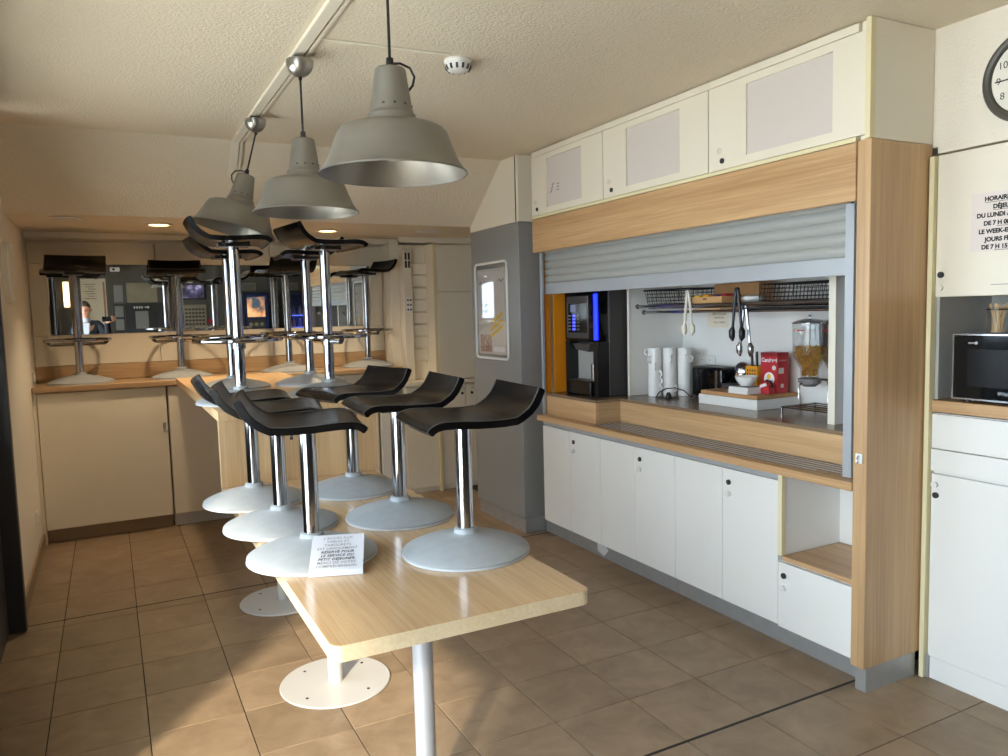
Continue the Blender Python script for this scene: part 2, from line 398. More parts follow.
# ------------------------------------------------------------------ back bar
mb = MB()
BY = 6.42
wp = []
for nm, x0, x1, z0, z1, lab in (('upper', -0.476, 0.348, 1.942, 2.105, 'cream panel above the mirror beside the left wall'), ('upper', 0.354, 1.2, 1.942, 2.105, 'cream panel above the middle of the mirror'),
                          ('upper', 1.206, 2.146, 1.942, 2.105, 'cream panel above the mirror beside the white side column'),
                          ('lower', -0.476, 0.348, 1.205, 1.425, 'cream panel under the mirror beside the left wall'), ('lower', 0.354, 1.2, 1.205, 1.425, 'cream panel under the middle of the mirror'), ('lower', 1.206, 2.146, 1.205, 1.425, 'cream panel under the mirror beside the white side column'),
                          ('side', -0.476, -0.372, 1.428, 1.939, 'narrow cream panel between left wall and mirror'), ('side', 2.042, 2.146, 1.428, 1.939, 'narrow cream panel between mirror and white side column')):
    solo('wall_panel', box(x0, x1, 6.415, 6.449, z0, z1, bev=0.002), 'cream_laminate', lab, 'panel', 'cream panels of the bar back wall')
solo('cornice_board', box(-0.476, 2.146, 6.20, 6.449, 2.108, 2.149), 'cream_laminate', 'narrow cornice board under the sloping ceiling over the mirror', 'trim')
mr = thing('wall_mirror', 'long frameless mirror behind the bar stools', 'mirror', (0.8, 6.43, 1.428))
part('glass', box(-0.37, 2.04, 6.43, 6.434, 1.428, 1.939), 'mirror', mr); mr.rotation_euler = (math.radians(0.265), 0, 0)
solo('backsplash_board', box(-0.476, 2.146, 6.405, 6.449, 1.087, 1.203, bev=0.002), 'oak_x', 'oak upstand board along the back of the bar counter', 'board')
solo('bar_counter', box(-0.476, 2.146, 5.955, 6.404, 1.048, 1.085, bev=0.003), 'oak_x', 'long oak bar counter under the mirror', 'counter')
def locker(parent, x, y, z, face):   # lock plus clear knob; face: direction the door looks
    pass
# bar base cabinets
for i, (x0, x1) in enumerate(((-0.455, 0.347), (0.357, 1.16), (1.166, 1.93))):
    t = thing('bar_cabinet', ('wide pale bar cabinet beside the left wall', 'wide pale bar cabinet behind the bar ledge with a white kick', 'wide pale bar cabinet beside the white side column')[i], 'cabinet', ((x0+x1)/2, 6.0, 0), 'cabinets under the bar counter')
    part('body', box(x0, x1, 6.02, 6.44, 0.1, 1.047), 'cream_laminate', t)
    part('door', box(x0+.002, x1-.002, 5.985, 6.018, 0.1, 1.04, bev=0.002), 'cream_laminate', t)
    if i == 0:
        part('hinge_bracket', box(x1-0.035, x1-0.012, 5.978, 5.985, 0.72, 0.78), 'steel', t)
    part('plinth', box(x0, x1, 6.05, 6.44, 0.0, 0.1), 'skirting' if i == 0 else 'white_kick', t)
    if i == 0: part('end_filler', box(-0.478, -0.457, 5.99, 6.44, 0.0, 1.047), 'cream_laminate', t)
# side column to the right of the mirror
t = thing('bar_column', 'white upright side column at the end of the bar counter', 'panel', (2.19, 6.2, 0.95))
part('front_panel', box(2.149, 2.229, 6.20, 6.24, 0.95, 2.149, bev=0.002), 'cream_laminate', t)
part('return_panel', box(2.149, 2.18, 6.241, 6.449, 0.95, 2.149), 'cream_laminate', t)
solo('white_upright', box(1.945, 2.06, 5.965, 5.999, 0.0, 1.046), 'white_laminate', 'white upright board under the end of the bar counter', 'board')
# niche with ribbed panel
t = thing('ribbed_unit', 'cream ribbed ventilation panel in the niche beside the side column', 'panel', (2.3, 6.3, 0.97))
part('backing', box(2.231, 2.445, 6.16, 6.449, 0.95, 2.1), 'cream_laminate', t)
part('vent_box', box(2.231, 2.305, 6.10, 6.159, 0.95, 2.06, bev=0.003), 'cream_laminate', t)
vg = part('vent_grille', box(2.238, 2.296, 6.094, 6.0995, 1.90, 2.03), 'shadow_gap', t)
for zz in (1.895, 1.962, 2.03): part('grille_bar', box(2.236, 2.298, 6.086, 6.0945, zz, zz+0.008), 'cream_laminate', vg)
for xx in (2.234, 2.262, 2.290): part('grille_bar', box(xx+.002, xx+0.008, 6.086, 6.0945, 1.90, 2.03), 'cream_laminate', vg)
st = part('pictogram_sticker', box(2.248, 2.298, 6.097, 6.0998, 1.53, 1.66), 'paper', t)
for a in range(2):
    for b in range(3): part('pictogram', MB().tube([(2.262+a*0.024, 6.0972, 1.553+b*0.04), (2.262+a*0.024, 6.0955, 1.553+b*0.04)], 0.0085, 8), 'ink', st)
for k in range(8):
    zz = 1.12+k*0.104
    part('rib', MB().prism([(6.159, zz), (6.159, zz+0.096), (6.118, zz+0.092), (6.142, zz+0.003)], 'x', 2.307, 2.4455), 'cream_laminate', t)
# tall cabinets right of the niche
t = thing('tall_cupboard', 'tall cream cupboard between the ribbed niche and the grey column', 'cupboard', (2.7, 6.0, 0.95))
part('side_board', box(2.448, 2.474, 5.972, 6.449, 0.95, 2.10), 'cream_laminate', t); part('side_edge', box(2.448, 2.474, 5.966, 5.9715, 0.95, 2.10), 'cream_edge', t)
part('body', box(2.476, 2.95, 6.0, 6.449, 0.95, 2.10), 'cream_laminate', t)
part('door', box(2.478, 2.95, 5.965, 5.999, 1.70, 2.085, bev=0.002), 'cream_laminate', t)
part('door', box(2.478, 2.95, 5.965, 5.999, 0.955, 1.688, bev=0.002), 'cream_laminate', t)
part('top_rail', box(2.16, 2.95, 5.97, 6.0, 2.102, 2.149), 'cream_laminate', t)
t = thing('low_cupboard', 'low cream cupboard with two keyed doors under the tall cupboard', 'cupboard', (2.6, 6.0, 0))
part('top_board', box(2.16, 2.95, 5.955, 6.44, 0.918, 0.948), 'cream_laminate', t)
part('body', box(2.16, 2.95, 6.0, 6.44, 0.0, 0.917), 'cream_laminate', t)
for x0, x1, kx in ((2.162, 2.448, None), (2.478, 2.712, 2.678), (2.718, 2.95, 2.77)):
    d = part('door', box(x0, x1, 5.97, 5.999, 0.045, 0.905, bev=0.002), 'cream_laminate', t)
    if kx: part('lock', MB().tube([(kx, 5.968, 0.826), (kx, 5.960, 0.826)], 0.012, 12), 'dark_frame', d); part('knob', MB().tube([(kx+0.01, 5.969, 0.866), (kx+0.01, 5.952, 0.866)], 0.012, 12), 'clear_plastic', d)
part('divider', box(2.45, 2.476, 5.955, 5.999, 0.0, 0.915), 'cream_edge', t)

# ------------------------------------------------------------------ grey column
t = thing('boxed_column', 'grey painted boxed column with white upper panels', 'column', (2.6, 4.9, 0))
part('grey_body', box(2.44, 2.636, 4.46, 5.20, 0.105, 2.105, bev=0.003), 'grey_paint', t)
part('kick_plate', box(2.455, 2.636, 4.475, 5.19, 0.0, 0.104), 'brushed_kick', t)
mb = MB(); mb.prism([(4.50, 2.107), (5.20, 2.107), (5.20, 2.147), (4.692, 2.536), (4.50, 2.536)], 'x', 2.442, 2.462)
part('upper_side_panel', mb, 'cream_laminate', t)
part('upper_front_panel', box(2.447, 2.636, 4.462, 4.492, 2.107, 2.536), 'cream_laminate', t)
part('dark_gap', box(2.444, 2.455, 4.493, 4.499, 2.107, 2.536), 'shadow_gap', t)
# framed poster on the column
t = thing('poster_frame', 'upright clear framed poster with sketches on the grey column', 'poster', (2.435, 4.87, 1.18))
PX = 2.4385
fr = MB()
ring = []
y0, y1, z0, z1, r = 4.625, 5.12, 1.185, 1.862, 0.03
for (cy, cz, a0) in ((y1-r, z1-r, 0), (y0+r, z1-r, 90), (y0+r, z0+r, 180), (y1-r, z0+r, 270)):
    for k in range(5): a = math.radians(a0+k*22.5); ring.append((PX-0.005, cy+r*math.cos(a), cz+r*math.sin(a)))
fr.tube(ring, 0.009, 8, closed=True)
part('frame', fr, 'white_plastic', t)
part('sheet', box(PX-0.004, PX, y0+0.03, y1-0.03, z0+0.03, z1-0.04), 'paper_pink', t)
part('photo_print', box(PX-0.0052, PX-0.0041, y1-0.24, y1-0.06, z0+0.045, z0+0.17), 'collage', t)
for (yy, zz, s, mt) in ((y1-0.06, 1.72, 0.05, 'ink_grey'), (y0+0.14, 1.73, 0.05, 'ink_grey'), (y1-0.1, 1.56, 0.045, 'ink'), (y1-0.11, 1.52, 0.045, 'ink')):
    part('sketch_mark', MB().tube([(PX-0.005, yy, zz), (PX-0.005, yy-0.03, zz+0.012), (PX-0.005, yy-0.05, zz-0.008), (PX-0.005, yy-0.09, zz+0.015)], 0.004, 5), mt, t)
for k in range(3):
    mbk = box(PX-0.0056, PX-0.0042, -0.1, 0.1, -0.011, 0.011); mbk.xf(Matrix.Translation((0, y0+0.17, 1.47-k*0.045)) @ Matrix.Rotation(math.radians(-22), 4, 'X'))
    part('yellow_stripe', mbk, 'yellow_pack', t)
part('caption', box(PX-0.0052, PX-0.0042, y0+0.05, y0+0.23, z0+0.05, z0+0.085), 'paper', t)
part('cover_glass', box(PX-0.0085, PX-0.0075, y0+0.012, y1-0.012, z0+0.012, z1-0.012), 'clear_plastic', t)

# ------------------------------------------------------------------ serving unit: base cabinets
KNOBG = 'clear_plastic'
def lockset(door, x, y, z, up):
    part('lock', MB().tube([(x, y, z), (x-0.007, y, z)], 0.0125, 14), 'dark_frame', door, label='round dark lock')
    part('lock_core', MB().tube([(x-0.0065, y, z), (x-0.009, y, z)], 0.006, 10), 'steel', door)
    zz = z+0.055*up
    part('knob', MB().tube([(x, y, zz), (x-0.016, y, zz), (x-0.017, y, zz)], [0.012, 0.014, 0.011], 14), 'white_plastic', door, label='small pale knob')
DY = [4.345, 4.012, 3.68, 3.346, 3.014, 2.675, 2.335, 1.9475]
unitlab = ['white two door base cabinet beside the grey column', 'white two door base cabinet in the middle of the serving unit', 'white two door base cabinet beside the open shelf compartment']
DX = 2.53
for u in range(3):
    ya, ym, yb = DY[2*u], DY[2*u+1], DY[2*u+2]
    t = thing('base_cabinet', unitlab[u], 'cabinet', (2.7, ym, 0.115), 'base cabinets of the serving unit')
    part('body', box(DX+0.021, 3.1, yb+0.001, ya-0.001, 0.117, 0.787), 'white_laminate', t)
    part('top_channel', box(DX+0.004, DX+0.02, yb, ya, 0.762, 0.787), 'rail_grey', t)
    d1 = part('door', box(DX, DX+0.019, ym+0.0015, ya-0.0015, 0.117, 0.757, bev=0.0015), 'white_laminate', t)
    d2 = part('door', box(DX, DX+0.019, yb+0.0015, ym-0.0015, 0.117, 0.757, bev=0.0015), 'white_laminate', t)
    lockset(d2, DX, ym-0.045, 0.695, -1)
t = thing('open_cabinet', 'white cabinet with open oak shelf compartment over a small door', 'cabinet', (2.7, 2.16, 0.115), 'base cabinets of the serving unit')
y0, y1 = DY[7], DY[6]
part('edge_strip', box(DX-0.002, DX+0.02, y1-0.022, y1-0.001, 0.43, 0.787), 'cream_edge', t)
part('side_wall', box(DX+0.021, 2.90, y1-0.018, y1-0.001, 0.43, 0.787), 'white_laminate', t)
part('side_wall', box(DX+0.06, 2.90, y0+0.001, y0+0.004, 0.43, 0.787), 'white_laminate', t)
part('back_wall', box(2.90, 2.915, y0+0.001, y1-0.001, 0.43, 0.787), 'white_laminate', t)
part('shelf', box(DX+0.004, 2.90, y0+0.001, y1-0.019, 0.408, 0.429, bev=0.002), 'oak_y', t)
part('lower_body', box(DX+0.021, 2.90, y0+0.001, y1-0.001, 0.117, 0.404), 'white_laminate', t)
d = part('door', box(DX, DX+0.019, y0+0.0015, y1-0.0015, 0.11, 0.400, bev=0.0015), 'white_laminate', t)
lockset(d, DX, y1-0.035, 0.345, -1)
mb = MB().box(2.605, 2.62, 1.95, 4.45, 0.0, 0.114)
o = struct('baseboard_serving', mb, 'brushed_kick', 'brushed metal kick strip below the serving unit', 'skirting')
part('scuff_mark', MB().add([(2.604, 3.78+0.05*math.cos(a*PI/5)*(1+.3*(a % 2)), 0.055+0.035*math.sin(a*PI/5)*(1+.3*(a % 2))) for a in range(10)], [list(range(10))]), 'white_kick', o)
# worktop with drain grooves
t = thing('serving_counter', 'long oak serving counter with dark drainage grooves', 'counter', (2.62, 3.15, 0.79))
mb = box(2.50, 2.744, 1.948, 4.372, 0.79, 0.825, bev=0.002)
part('board', mb, 'oak_y', t)
part('groove_bed', box(2.545, 2.738, 2.03, 3.77, 0.8252, 0.8262), 'shelf_brown', t)
for k in range(5):
    xx = 2.57+k*0.036; ya = (2.17, 2.06, 2.055, 2.05, 2.05)[k]
    part('groove', MB().tube([(xx, ya, 0.8262), (xx, 3.76, 0.8262)], 0.0022, 6), 'rail_grey', t)
t = thing('raised_shelf', 'raised oak shelf behind the serving counter carrying the coffee machine', 'shelf', (3.0, 3.1, 0.826))
part('riser', box(2.745, 2.765, 1.99, 3.79, 0.8265, 0.952), 'oak_y', t)
part('riser', box(2.565, 2.585, 3.77, 4.345, 0.8265, 0.952), 'oak_y', t)
part('riser_return', box(2.586, 2.764, 3.77, 3.79, 0.8265, 0.952), 'oak_x', t)
part('top', box(2.745, 3.285, 1.99, 3.769, 0.953, 0.97, bev=0.001), 'shelf_brown', t)
part('top', box(2.565, 3.285, 3.77, 4.345, 0.953, 0.97, bev=0.001), 'shelf_brown', t)
# hatch interior
struct('wall_hatch', box(3.29, 3.318, 1.99, 4.345, 0.115, 2.1), 'white_laminate', 'white back wall of the serving hatch', 'wall')
solo('orange_board', box(2.628, 3.289, 4.338, 4.3475, 0.9705, 1.885), 'orange_paint', 'orange side panel beside the coffee machine', 'panel')
t = thing('partition_panel', 'white partition between the coffee machine and the mugs', 'panel', (3.05, 3.84, 0.971))
part('board', box(2.872, 3.288, 3.832, 3.85, 0.971, 1.88), 'white_laminate', t); part('front_edge', box(2.864, 2.871, 3.83, 3.852, 0.971, 1.88), 'cream_plastic', t)
t = thing('partition_panel', 'white partition beside the cereal dispensers', 'panel', (3.05, 2.34, 0.971))
part('board', box(2.872, 3.288, 2.325, 2.358, 0.971, 1.88), 'white_laminate', t); part('front_edge', box(2.864, 2.871, 2.323, 2.36, 0.971, 1.88), 'cream_plastic', t)
solo('cupboard_side', box(2.62, 3.288, 1.99, 2.0, 0.971, 1.88), 'grey_paint', 'grey inner side board next to the oak end panel', 'panel')
solo('switch_block', box(2.66, 2.70, 1.9995, 2.03, 1.505, 1.54, bev=0.003), 'white_plastic', 'small white box on the inner side board', 'switch')
# end panel
t = thing('end_panel', 'tall oak end panel of the serving unit', 'panel', (2.68, 1.915, 0.1))
part('panel', box(2.505, 2.86, 1.887, 1.946, 0.10, 2.11, bev=0.002), 'oak_z', t)
part('kick_plate', box(2.528, 2.826, 1.893, 1.94, 0.0, 0.099), 'brushed_kick', t)
part('upper_panel', box(2.5225, 2.86, 1.889, 1.946, 2.112, 2.537), 'cream_laminate', t)
part('upper_edge', box(2.495, 2.522, 1.887, 1.908, 2.112, 2.537), 'cream_edge', t)
sw = part('hook_plate', box(2.499, 2.505, 1.902, 1.932, 0.905, 0.943, bev=0.001), 'white_plastic', t)
part('hook', MB().tube([(2.498, 1.917, 0.935), (2.490, 1.917, 0.925), (2.488, 1.917, 0.915), (2.494, 1.917, 0.908)], 0.003, 6), 'steel', sw)
solo('fascia_board', box(2.50, 2.52, 1.948, 4.376, 1.893, 2.106, bev=0.002), 'oak_y', 'wide oak fascia board above the roller shutter', 'board')
# top cupboards
UY = [4.378, 3.572, 2.732, 1.91]
ulab = ['cream top cupboard beside the column with scribbled inset sheet', 'cream top cupboard in the middle with plain inset sheet', 'cream top cupboard beside the oak end panel with large inset sheet']
for u in range(3):
    y1, y0 = UY[u], UY[u+1]
    t = thing('top_cupboard', ulab[u], 'cupboard', (2.7, (y0+y1)/2, 2.11), 'cupboards under the ceiling')
    part('body', box(2.521, 3.2, max(y0, 1.95)+.001, y1-.001, 2.112, 2.53), 'cream_laminate', t)
    part('bottom_rail', box(2.497, 2.52, y0+.001 if u < 2 else 1.948, y1-.001, 2.108, 2.124), 'cream_edge', t)
    part('top_rail', box(2.506, 2.52, y0+.001 if u < 2 else 1.948, y1-.001, 2.502, 2.533), 'cream_laminate', t)
    iy0, iy1 = ((3.79, 4.19), (2.93, 3.36), (2.055, 2.50))[u]; iz0, iz1 = 2.165, 2.465
    d = part('door', MB().box(2.502, 2.52, y0+.003, iy0, 2.128, 2.497).box(2.502, 2.52, iy1, y1-.003, 2.128, 2.497).box(2.502, 2.52, iy0, iy1, 2.128, iz0).box(2.502, 2.52, iy0, iy1, iz1, 2.497), 'cream_laminate', t)
    part('inset_sheet', box(2.510, 2.519, iy0, iy1, iz0, iz1), 'paper_pink', d, label='recessed pale sheet')
    yk = y1-0.07-0.01*u
    part('lock', MB().tube([(2.502, yk, 2.165), (2.496, yk, 2.165)], 0.012, 12), 'dark_frame', d)
    part('knob', MB().tube([(2.502, yk+0.01, 2.21), (2.488, yk+0.01, 2.21)], [0.011, 0.013], 12), 'clear_plastic', d)
    if u == 0:
        for k in range(3): part('scribble', MB().tube([(2.5095, 4.155-0.012*k, 2.25+0.02*k), (2.5095, 4.13-0.01*k, 2.262+0.02*k)], 0.003, 5), 'ink_grey', d)
        for k in range(3): part('scribble', MB().tube([(2.5095, 4.075, 2.255+0.018*k), (2.5095, 4.05, 2.257+0.018*k)], 0.0025, 5), 'ink_grey', d)
# roller shutter
t = thing('roller_shutter', 'grey slatted roller shutter half raised over the serving hatch', 'shutter', (2.6, 3.2, 0.827))
SX = 2.595
for k in range(5):
    z0 = 1.695+k*0.0475
    prof = [(SX-0.010+0.010*(2*(a/6)-1)**2, z0+0.0465*a/6) for a in range(7)]+[(SX+0.006, z0+0.0465), (SX+0.006, z0)]
    n = len(prof)
    mb = MB().add([(p[0], 2.033, p[1]) for p in prof]+[(p[0], 4.378, p[1]) for p in prof], [list(range(n)), [n+i for i in range(n)][::-1]]+[(i, i+n, (i+1) % n+n, (i+1) % n) for i in range(n)])
    part('slat', mb, 'shutter_grey', t)
part('bottom_bar', box(SX-0.012, SX+0.008, 2.033, 4.378, 1.622, 1.693, bev=0.002), 'rail_grey', t)
part('guide_rail', box(2.552, 2.625, 1.992, 2.031, 0.8275, 1.892, bev=0.001), 'rail_grey', t)
part('guide_rail', box(2.546, 2.563, 4.349, 4.371, 0.8275, 1.892, bev=0.001), 'rail_grey', t)
part('guide_rail', box(2.566, 2.625, 4.380, 4.40, 0.8275, 1.892), 'orange_paint', t)

# ------------------------------------------------------------------ kitchen unit on the right
KX = 2.85
solo('edge_panel', box(2.832, 3.35, 1.862, 1.880, 0.0, 2.062), 'cream_edge', 'cream upright edge panel beside the oak end panel', 'panel')
t = thing('wall_cupboard', 'cream wall cupboard with printed notice above the microwave', 'cupboard', (3.0, 1.4, 1.53))
part('body', box(KX+0.019, 3.2, 0.95, 1.858, 1.53, 2.064), 'cream_laminate', t)
d = part('door', box(KX, KX+0.018, 0.95, 1.858, 1.528, 2.064, bev=0.0015), 'cream_laminate', t)
part('lock', MB().tube([(KX, 1.836, 1.612), (KX-0.007, 1.836, 1.612)], 0.012, 14), 'dark_frame', d)
part('knob', MB().tube([(KX, 1.836, 1.562), (KX-0.014, 1.836, 1.562)], [0.011, 0.013], 14), 'cream_plastic', d)
part('scratch', box(KX-0.0006, KX, 1.59, 1.65, 1.566, 1.568), 'ink_grey', d)
nt_ = thing('timetable_notice', 'printed breakfast timetable notice taped to the wall cupboard', 'notice', (KX-0.001, 1.55, 1.685))
part('sheet', box(KX-0.0018, KX-0.0006, 1.36, 1.726, 1.688, 1.898), 'notice_paper', nt_)
lines = [('HORAIRES PETIT', 1.868, 0.0), ('D\u00c9JEUNER', 1.839, 0.0), ('DU LUNDI AU VENDREDI', 1.810, 0.0), ('DE 7 H 00 \u00c0 9 H 30', 1.781, 0.25), ('LE WEEK-END ET', 1.752, 0.0), ('JOURS F\u00c9RI\u00c9S', 1.723, 0.0), ('DE 7 H 15 \u00c0 10 H', 1.696, 0.25)]
starts = [1.678, 1.648, 1.705, 1.680, 1.697, 1.674, 1.686]
for (s, z, sh), ys in zip(lines, starts):
    text('lettering', s, 0.0212, 'ink', nt_, (KX-0.0018, ys, z), (0, -1, 0), (0, 0, 1), shear=0.0, bold=0.0011)
for k in (0, 1): part('underline', box(KX-0.0024, KX-0.0018, 1.40, starts[k], lines[k][1]-0.006, lines[k][1]-0.0045), 'ink', nt_)
for k in (3, 6): part('underline', box(KX-0.0024, KX-0.0018, 1.40, starts[k]-0.045, lines[k][1]-0.006, lines[k][1]-0.0045), 'ink', nt_)
solo('grey_board', box(KX+0.012, 3.2, 1.846, 1.859, 1.13, 1.527), 'shutter_grey', 'grey side board of the microwave niche', 'panel')
solo('grey_board', box(3.2, 3.22, 0.95, 1.859, 1.13, 1.527), 'shutter_grey', 'grey back board of the microwave niche', 'panel')
solo('orange_box', box(3.1, 3.19, 1.2, 1.66, 1.128, 1.52, bev=0.003), 'orange_paint', 'orange board standing behind the microwave', 'panel')
solo('niche_shelf', box(KX-0.004, 3.22, 0.95, 1.861, 1.082, 1.127, bev=0.002), 'oak_y', 'oak shelf board carrying the microwave', 'shelf')
t = thing('drawer_cabinet', 'white cabinet with deep drawer front under the microwave shelf', 'cabinet', (3.0, 1.4, 0.84))
part('body', box(KX+0.02, 3.3, 0.95, 1.861, 0.845, 1.075), 'white_laminate', t)
part('drawer_front', box(KX, KX+0.019, 0.95, 1.859, 0.938, 1.072, bev=0.0015), 'white_laminate', t)
part('rail', box(KX-0.004, KX+0.019, 0.95, 1.859, 0.848, 0.934, bev=0.0015), 'white_laminate', t)
t = thing('low_cabinet', 'large white door cabinet on the floor under the microwave', 'cabinet', (3.0, 1.4, 0))
part('body', box(KX+0.021, 3.3, 0.95, 1.861, 0.0, 0.843), 'white_laminate', t)
d = part('door', box(KX, KX+0.02, 0.95, 1.856, 0.092, 0.836, bev=0.0015), 'white_laminate', t)
part('knob', MB().tube([(KX, 1.838, 0.795), (KX-0.014, 1.838, 0.795)], [0.011, 0.013], 14), 'white_plastic', d)
part('lock', MB().tube([(KX, 1.836, 0.752), (KX-0.007, 1.836, 0.752)], 0.012, 14), 'dark_frame', d)
part('kick_board', box(KX+0.006, KX+0.02, 0.95, 1.85, 0.0, 0.089), 'white_laminate', t)
part('metal_foot', box(KX-0.002, KX+0.02, 1.8515, 1.861, 0.0, 0.1), 'brushed_kick', t)
# microwave
t = thing('microwave', 'black microwave oven with pale edge trim on the oak shelf', 'microwave', (3.0, 1.55, 1.128))
part('case', box(2.875, 3.095, 1.29, 1.79, 1.14, 1.385, bev=0.004), 'black_plastic', t)
part('trim', MB().box(2.864, 2.874, 1.286, 1.794, 1.138, 1.144).box(2.864, 2.874, 1.286, 1.794, 1.381, 1.387).box(2.864, 2.874, 1.788, 1.794, 1.144, 1.381).box(2.864, 2.874, 1.286, 1.292, 1.144, 1.381), 'steel', t)
d = part('door', box(2.862, 2.874, 1.4, 1.787, 1.145, 1.38), 'black_gloss', t)
part('control_panel', box(2.862, 2.874, 1.293, 1.398, 1.145, 1.38), 'black_gloss', t)
part('window', box(2.8608, 2.862, 1.585, 1.735, 1.19, 1.33), 'seat_black', d)
for yy in (1.33, 1.75): part('foot', MB().tube([(2.90, yy, 1.1275), (2.90, yy, 1.14)], 0.012, 10), 'black_plastic', t)
text('lettering', 'Whirlpool', 0.021, 'steel', d, (2.862, 1.622, 1.163), (0, -1, 0), (0, 0, 1))
part('badge', MB().tube([(2.862, 1.703, 1.353), (2.8612, 1.703, 1.353)], 0.006, 12), 'steel', d)
part('badge_line', box(2.8612, 2.862, 1.71, 1.732, 1.351, 1.355), 'steel', d)
# jar of stirrers on the microwave
t = thing('stirrer_jar', 'clear jar of wooden stirrers standing on the microwave', 'jar', (2.91, 1.655, 1.386))
part('jar', MB().lathe([(0.0, 0.0), (0.034, 0.0), (0.036, 0.004), (0.038, 0.095), (0.041, 0.1), (0.039, 0.1), (0.036, 0.094), (0.0335, 0.005), (0.0, 0.004)], 24, (2.91, 1.655, 1.3862)), 'clear_plastic', t)
part('rim', MB().lathe([(0.0395, 0.088), (0.0415, 0.088), (0.0415, 0.093), (0.0395, 0.093)], 24, (2.91, 1.655, 1.3862)), 'black_plastic', t)
for k in range(26):
    a = random.uniform(0, 2*PI); r = 0.022*math.sqrt(random.random()); b = random.uniform(0, 2*PI)
    s_ = solo('stirrer', MB().tube([(2.91+r*math.cos(a), 1.655+r*math.sin(a), 1.392), (2.91+0.026*math.cos(b), 1.655+0.026*math.sin(b), 1.488+random.uniform(-.006, .012))], 0.0026, 4), 'stick_wood', 'thin wooden stirrer in the clear jar on the microwave', 'stirrer', 'stirrers in the jar')
# clock
t = thing('wall_clock', 'round wall clock with dark rim above the wall cupboard', 'clock', (RX-0.02, 1.52, 2.28))
CY, CZ, CR = 1.535, 2.278, 0.155
def disc_x(x0, x1, r, n=48): return MB().tube([(x0, CY, CZ), (x1, CY, CZ)], r, n)
part('face', disc_x(RX-0.0005, RX-0.02, CR-0.018), 'clock_face', t)
ring = [(RX-0.018, CY+(CR-0.010)*math.cos(2*PI*k/48), CZ+(CR-0.010)*math.sin(2*PI*k/48)) for k in range(48)]
part('rim', MB().tube(ring, 0.0165, 10, closed=True), 'clock_rim', t)
for h in range(1, 13):
    a = math.radians(90-30*h); rr = 0.105
    # viewed from -x, the clock's right is -y
    text('numeral', str(h), 0.034, 'ink', t, (RX-0.0205, CY-rr*math.cos(a), CZ+rr*math.sin(a)-0.012), (0, -1, 0), (0, 0, 1), align='CENTER')
part('hand', MB().tube([(RX-0.024, CY, CZ), (RX-0.024, CY+0.115, CZ-0.002)], 0.0022, 6), 'ink', t)
part('hand', MB().tube([(RX-0.023, CY, CZ), (RX-0.023, CY-0.03, CZ+0.065)], 0.003, 6), 'ink', t)
part('hub', disc_x(RX-0.0205, RX-0.026, 0.007, 16), 'ink', t)

# ------------------------------------------------------------------ table and raised ledge
TZ = 0.75
t = thing('breakfast_table', 'long oak table on white round bases carrying stools', 'table', (0.755, 2.65, 0))
def rrect(x0, x1, y0, y1, r, n=6):
    p = []
    for cx, cy, a0 in ((x1-r, y1-r, 0), (x0+r, y1-r, 90), (x0+r, y0+r, 180), (x1-r, y0+r, 270)):
        for k in range(n+1): a = math.radians(a0+90*k/n); p.append((cx+r*math.cos(a), cy+r*math.sin(a)))
    return p
TX0, TX1, TY0, TY1 = 0.414, 1.132, 1.698, 3.645
part('edge_band', MB().prism(rrect(TX0, TX1, TY0, TY1, 0.03), 'z', TZ-0.04, TZ-0.0012), 'oak_edge', t)
part('tabletop', MB().prism(rrect(TX0+0.001, TX1-0.001, TY0+0.001, TY1-0.001, 0.03), 'z', TZ-0.0012, TZ), 'oak_table', t)
for k, yy in enumerate((2.04, 3.04, 4.09)):
    top = TZ-0.041 if k < 2 else 1.049
    lx = 0.763 if k == 0 else 0.75
    lg = part('leg', MB().tube([(lx, yy, 0.008), (lx, yy, top)], 0.03, 24), 'leg_silver' if k == 0 else 'leg_white', t)
    part('base_plate', MB().lathe([(0.0, 0.0005), (0.222, 0.0005), (0.225, 0.004), (0.222, 0.0085), (0.0, 0.009)], 48, (0.75, yy, 0)), 'leg_white', lg)
    for a in range(4): part('screw', MB().tube([(0.75+0.17*math.cos(a*PI/2+.6), yy+0.17*math.sin(a*PI/2+.6), 0.008), (0.75+0.17*math.cos(a*PI/2+.6), yy+0.17*math.sin(a*PI/2+.6), 0.0105)], 0.006, 8), 'dark_frame', lg)
t = thing('bar_ledge', 'raised oak ledge with front panel standing at the end of the table', 'ledge', (0.78, 4.6, 0.75))
part('front_panel', box(0.416, 1.150, 3.612, 3.642, TZ+0.0005, 1.0535), 'oak_light', t)
part('slab', box(0.414, 1.152, 3.603, 5.94, 1.054, 1.10, bev=0.002), 'oak_light', t)
